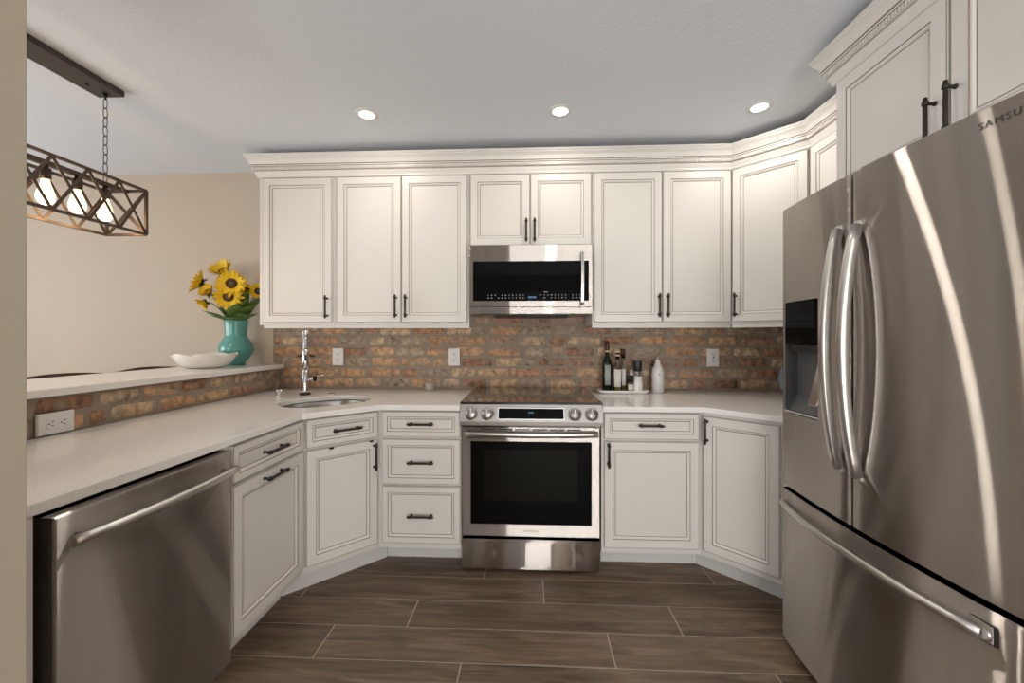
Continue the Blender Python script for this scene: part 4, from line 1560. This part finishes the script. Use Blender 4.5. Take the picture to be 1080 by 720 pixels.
sunflower('large open sunflower facing forward at the middle of the bunch', (-1.992, 2.690, 1.640), (0.45, -0.88, 0.05), 0.088, 1, stem_in=(0.01, -0.03))
sunflower('open sunflower tucked right below the central bloom', (-2.030, 2.712, 1.556), (0.30, -0.92, -0.15), 0.085, 2, stem_in=(0.0, -0.035))
sunflower('topmost sunflower, tilted upward with its centre hidden', (-2.130, 2.800, 1.742), (-0.10, -0.75, 0.62), 0.088, 3, 'petal2', 0.75, stem_in=(-0.015, 0.0))
sunflower('leftmost sunflower, seen side-on facing left', (-2.262, 2.765, 1.655), (-0.75, -0.45, 0.35), 0.085, 4, lift=0.55, stem_in=(-0.035, 0.0))
sunflower('half-open sunflower just below the leftmost bloom', (-2.195, 2.745, 1.590), (-0.15, -0.75, 0.5), 0.064, 5, lift=0.7, stem_in=(-0.03, -0.01))
sunflower('small drooping sunflower lowest at the left of the bunch', (-2.222, 2.750, 1.522), (-0.45, -0.5, -0.6), 0.056, 6, lift=0.8, stem_in=(-0.035, -0.015))
sunflower('small half-hidden sunflower right of the central bloom', (-1.955, 2.790, 1.606), (0.5, -0.75, 0.2), 0.050, 7, lift=0.6, stem_in=(0.02, -0.01))
sunflower('sunflower at the right edge against the wall cabinet', (-1.885, 2.800, 1.600), (0.75, -0.55, 0.1), 0.062, 8, lift=0.4, stem_in=(0.03, 0.0))
sunflower('upright sunflower bud high at the right beside the wall cabinet', (-1.885, 2.850, 1.690), (0.2, -0.2, 0.95), 0.045, 9, 'petal', 0.9, stem_in=(0.025, 0.02))

t = thing('foliage_sprig', 'bunch of broad green leaves below the sunflowers in the teal vase', 'foliage', MOUTH)
rng = random.Random(3)
dirs_ = [((-0.85, -0.30, 0.75), 0.185, 0.075), ((-0.65, -0.55, 0.7), 0.15, 0.075), ((-0.40, -0.70, 0.55), 0.13, 0.075), ((0.25, -0.70, 0.5), 0.11, 0.075), ((0.45, -0.6, 0.9), 0.20, 0.095),
         ((0.75, -0.35, 0.85), 0.22, 0.095), ((0.9, -0.2, 0.65), 0.17, 0.08), ((0.35, -0.2, 1.0), 0.26, 0.095), ((0.6, 0.05, 1.0), 0.29, 0.085), ((-0.2, -0.3, 1.0), 0.19, 0.08), ((-0.1, -0.65, 0.55), 0.10, 0.07),
         ((0.7, -0.1, 0.95), 0.32, 0.07), ((-0.55, 0.0, 0.9), 0.16, 0.07), ((0.55, -0.45, 0.6), 0.14, 0.085), ((0.5, -0.3, 1.0), 0.22, 0.085)]
for i, (d, L, wd) in enumerate(dirs_):
    mb = MB()
    d = Vector(d).normalized()
    base = Vector((d.x * 0.045, d.y * 0.045, -0.01))
    leaf_mesh(mb, base, d, L, wd, sag=0.22)
    mb.tube([base + d * 0.004, Vector((d.x * 0.02, d.y * 0.02, -0.09))], 0.002, 'stem', 6)
    mb.build('leaf', t, recalc=False)

# ------------------------------------------------------------------ bar stools on the dining side
def stool(label, y):
    t = thing('bar_stool', label, 'bar stool', (-2.335, y, 0), R(90), 'bar stools behind the ledge')
    # local: seat faces -y (towards the bar is +x world -> local -y), back at +y
    W2 = 0.205
    mb = MB(); mb.box(-0.20, 0.20, -0.20, 0.20, 0.70, 0.745, 'stoolseat', 0.015, 3); mb.build('seat', t)
    for sx in (-1, 1):
        mb = MB(); mb.tube([(sx * 0.20, -0.20, 0.0), (sx * 0.175, -0.175, 0.70)], [0.016, 0.02], 'darkwood', 10, square=True); mb.build('leg', t)
        mb = MB(); mb.tube([(sx * 0.20, 0.22, 0.0), (sx * 0.175, 0.178, 0.70)], [0.016, 0.02], 'darkwood', 10, square=True); mb.build('leg', t)
    for (a_, c_) in (((-0.19, -0.19, 0.28), (0.19, -0.19, 0.28)), ((-0.19, -0.19, 0.34), (-0.19, 0.20, 0.34)), ((0.19, -0.19, 0.34), (0.19, 0.20, 0.34)), ((-0.19, 0.20, 0.34), (0.19, 0.20, 0.34))):
        mb = MB(); mb.cyl(a_, c_, 0.010, 'darkwood', 10); mb.build('stretcher', t)
    mb = MB()
    for sx in (-1, 1):
        mb.tube([(sx * 0.18, 0.17, 0.72), (sx * 0.195, 0.20, 1.03)], 0.015, 'darkwood', 10, square=True)
    n = 12
    for (z0_, hh) in ((0.985, 0.086), (0.86, 0.05)):
        top, bot = [], []
        ring = []
        for i in range(n + 1):
            u = i / n * 2 - 1
            x = u * 0.215
            yv = 0.205 + 0.03 * (1 - u * u)
            zt = z0_ + hh + 0.014 * (1 - u * u)
            ring.append([mb.bm.verts.new((x, yv - 0.011, z0_)), mb.bm.verts.new((x, yv + 0.011, z0_)), mb.bm.verts.new((x, yv + 0.011, zt)), mb.bm.verts.new((x, yv - 0.011, zt))])
        for i in range(n):
            for q in range(4):
                mb.face([ring[i][q], ring[i][(q + 1) % 4], ring[i + 1][(q + 1) % 4], ring[i + 1][q]], 'darkwood')
        mb.face(ring[0][::-1], 'darkwood'); mb.face(ring[-1], 'darkwood')
    mb.build('backrest', t)
    return t


stool('dark wooden bar stool behind the ledge, nearer the entry wall', 2.147)
stool('dark wooden bar stool behind the ledge, nearer the serving bowl', 2.67)

# ------------------------------------------------------------------ pendant lamp over the dining table
PX = -2.055
t = thing('pendant_lamp', 'rectangular bronze cage pendant lamp with glowing bulbs, hung over the dining side', 'pendant lamp', (PX, 1.61, CEIL))
mb = MB(); mb.box(PX - 0.066, PX + 0.066, 1.255, 1.958, 2.458, CEIL, 'canopy', 0.002, 1); cn = mb.build('canopy', t, world=True)
for y in (1.36, 1.85):
    mb = MB(); mb.lathe([(0, 0.003), (0.007, 0.003), (0.007, -0.006), (0, -0.008)], 'black', (PX - 0.01, y, 2.4595), 12); mb.build('screw', cn, world=True)
BX0, BX1, BY0, BY1, BZ0, BZ1 = PX - 0.105, PX + 0.105, 1.196, 2.030, 1.803, 2.024
bw = 0.006
mb = MB()
for (x, z) in ((BX0, BZ0), (BX1, BZ0), (BX0, BZ1), (BX1, BZ1)):
    mb.box(x - bw, x + bw, BY0, BY1, z - bw, z + bw, 'lampb')
for y in (BY0, BY1):
    for z in (BZ0, BZ1):
        mb.box(BX0, BX1, y - bw, y + bw, z - bw, z + bw, 'lampb')
    for x in (BX0, BX1):
        mb.box(x - bw, x + bw, y - bw, y + bw, BZ0, BZ1, 'lampb')
fr = mb.build('cage_frame', t, world=True)
NC = 6
cell = (BY1 - BY0) / NC


def strip(p0, p1, w_, th, normal, m='lampb'):
    mb = MB()
    p0, p1 = Vector(p0), Vector(p1)
    d = (p1 - p0)
    L = d.length
    d.normalize()
    n = Vector(normal)
    s_ = d.cross(n)
    mt = Matrix((( *s_, 0), (*d, 0), (*n, 0), (0, 0, 0, 1))).transposed()
    mt.translation = p0
    mb.box(-w_ / 2, w_ / 2, 0, L, -th / 2, th / 2, m, mtx=mt)
    return mb


for x in (BX0, BX1):
    for k in range(NC):
        ya, yb_ = BY0 + k * cell, BY0 + (k + 1) * cell
        mb = strip((x, ya, BZ1), (x, yb_, BZ0), 0.013, 0.003, (1, 0, 0)); mb.build('cross_bar', t, world=True)
        mb = strip((x + 0.003, ya, BZ0), (x + 0.003, yb_, BZ1), 0.013, 0.003, (1, 0, 0)); mb.build('cross_bar', t, world=True)
for y in (BY0, BY1):
    mb = strip((BX0, y, BZ1), (BX1, y, BZ0), 0.016, 0.003, (0, 1, 0)); mb.build('cross_bar', t, world=True)
    mb = strip((BX0, y + 0.003, BZ0), (BX1, y + 0.003, BZ1), 0.016, 0.003, (0, 1, 0)); mb.build('cross_bar', t, world=True)
mb = MB(); mb.box(PX - 0.016, PX + 0.016, BY0, BY1, BZ1 - 0.012, BZ1 + 0.006, 'lampb', 0.002, 1); mb.build('socket_rail', t, world=True)
for k in range(NC):
    y = 1.925 - k * 0.1245
    mb = MB(); mb.lathe([(0, 0), (0.010, 0), (0.010, -0.012), (0.0185, -0.014), (0.0185, -0.058), (0.015, -0.062), (0, -0.062)], 'lampb', (PX, y, BZ1 - 0.012), 18)
    so = mb.build('socket', t, world=True)
    zb = BZ1 - 0.012 - 0.0625
    mb = MB(); mb.lathe([(0.0135, 0), (0.0145, -0.012), (0.022, -0.035), (0.029, -0.060), (0.0305, -0.075), (0.027, -0.092), (0.016, -0.104), (0, -0.108)], 'bulb', (PX, y, zb), 20)
    mb.build('bulb', so, world=True)
    pl = bpy.data.lights.new('bulb_light', 'POINT')
    pl.energy = 0.7
    pl.color = (1.0, 0.72, 0.42)
    pl.shadow_soft_size = 0.03
    lo = bpy.data.objects.new('bulb_light', pl)
    COL.objects.link(lo)
    lo.parent = t
    lo.location = (0, y - 1.61, zb - 0.125 - CEIL)
for y in (1.925, 1.3025):
    mb = MB()
    mb.lathe([(0, 0), (0.011, 0), (0.011, -0.012), (0.005, -0.016), (0.004, -0.028), (0, -0.028)], 'black', (PX, y, 2.4575), 12)
    zt, zbm = 2.432, BZ1 + 0.008
    n = 9
    pit = (zt - zbm) / n
    for k in range(n):
        zc = zt - (k + 0.5) * pit
        h_, w_ = pit * 0.5 + 0.0035, 0.0095
        pts = []
        for i in range(14):
            a = 2 * PI * i / 14
            u, v_ = math.cos(a) * w_, math.sin(a) * h_
            u = math.copysign(min(abs(u) * 1.3, w_), u)
            pts.append((PX + (u if k % 2 == 0 else 0), y + (0 if k % 2 == 0 else u), zc + v_))
        mb.tube(pts, 0.0018, 'black', 6, closed=True)
    mb.build('chain', t, world=True)

# ------------------------------------------------------------------ recessed ceiling lights
def downlight(label, x, y):
    t = thing('recessed_light', label, 'ceiling light', (x, y, CEIL), 0, 'recessed ceiling lights')
    mb = MB(); mb.lathe([(0.040, -0.0045), (0.058, -0.004), (0.062, -0.0005), (0.062, 0.001), (0.040, 0.001)], 'trimw', seg=32); mb.build('trim_ring', t)
    mb = MB(); mb.lathe([(0, -0.0035), (0.046, -0.0035), (0.046, -0.001), (0, -0.001)], 'lens', seg=28); mb.build('lens', t)
    l_ = area_light('recessed_lamp', (0, 0, -0.006), (0, 0, 0), 0.088, 0.088, DOWN_W, (1.0, 0.93, 0.84), t, 'DISK')
    return t


downlight('round recessed ceiling light at left, above the two-door cabinet', -0.885, 2.212)
downlight('round recessed ceiling light in the middle, above the range', 0.156, 2.225)
downlight('round recessed ceiling light at right, near the corner cabinet', 1.192, 2.235)
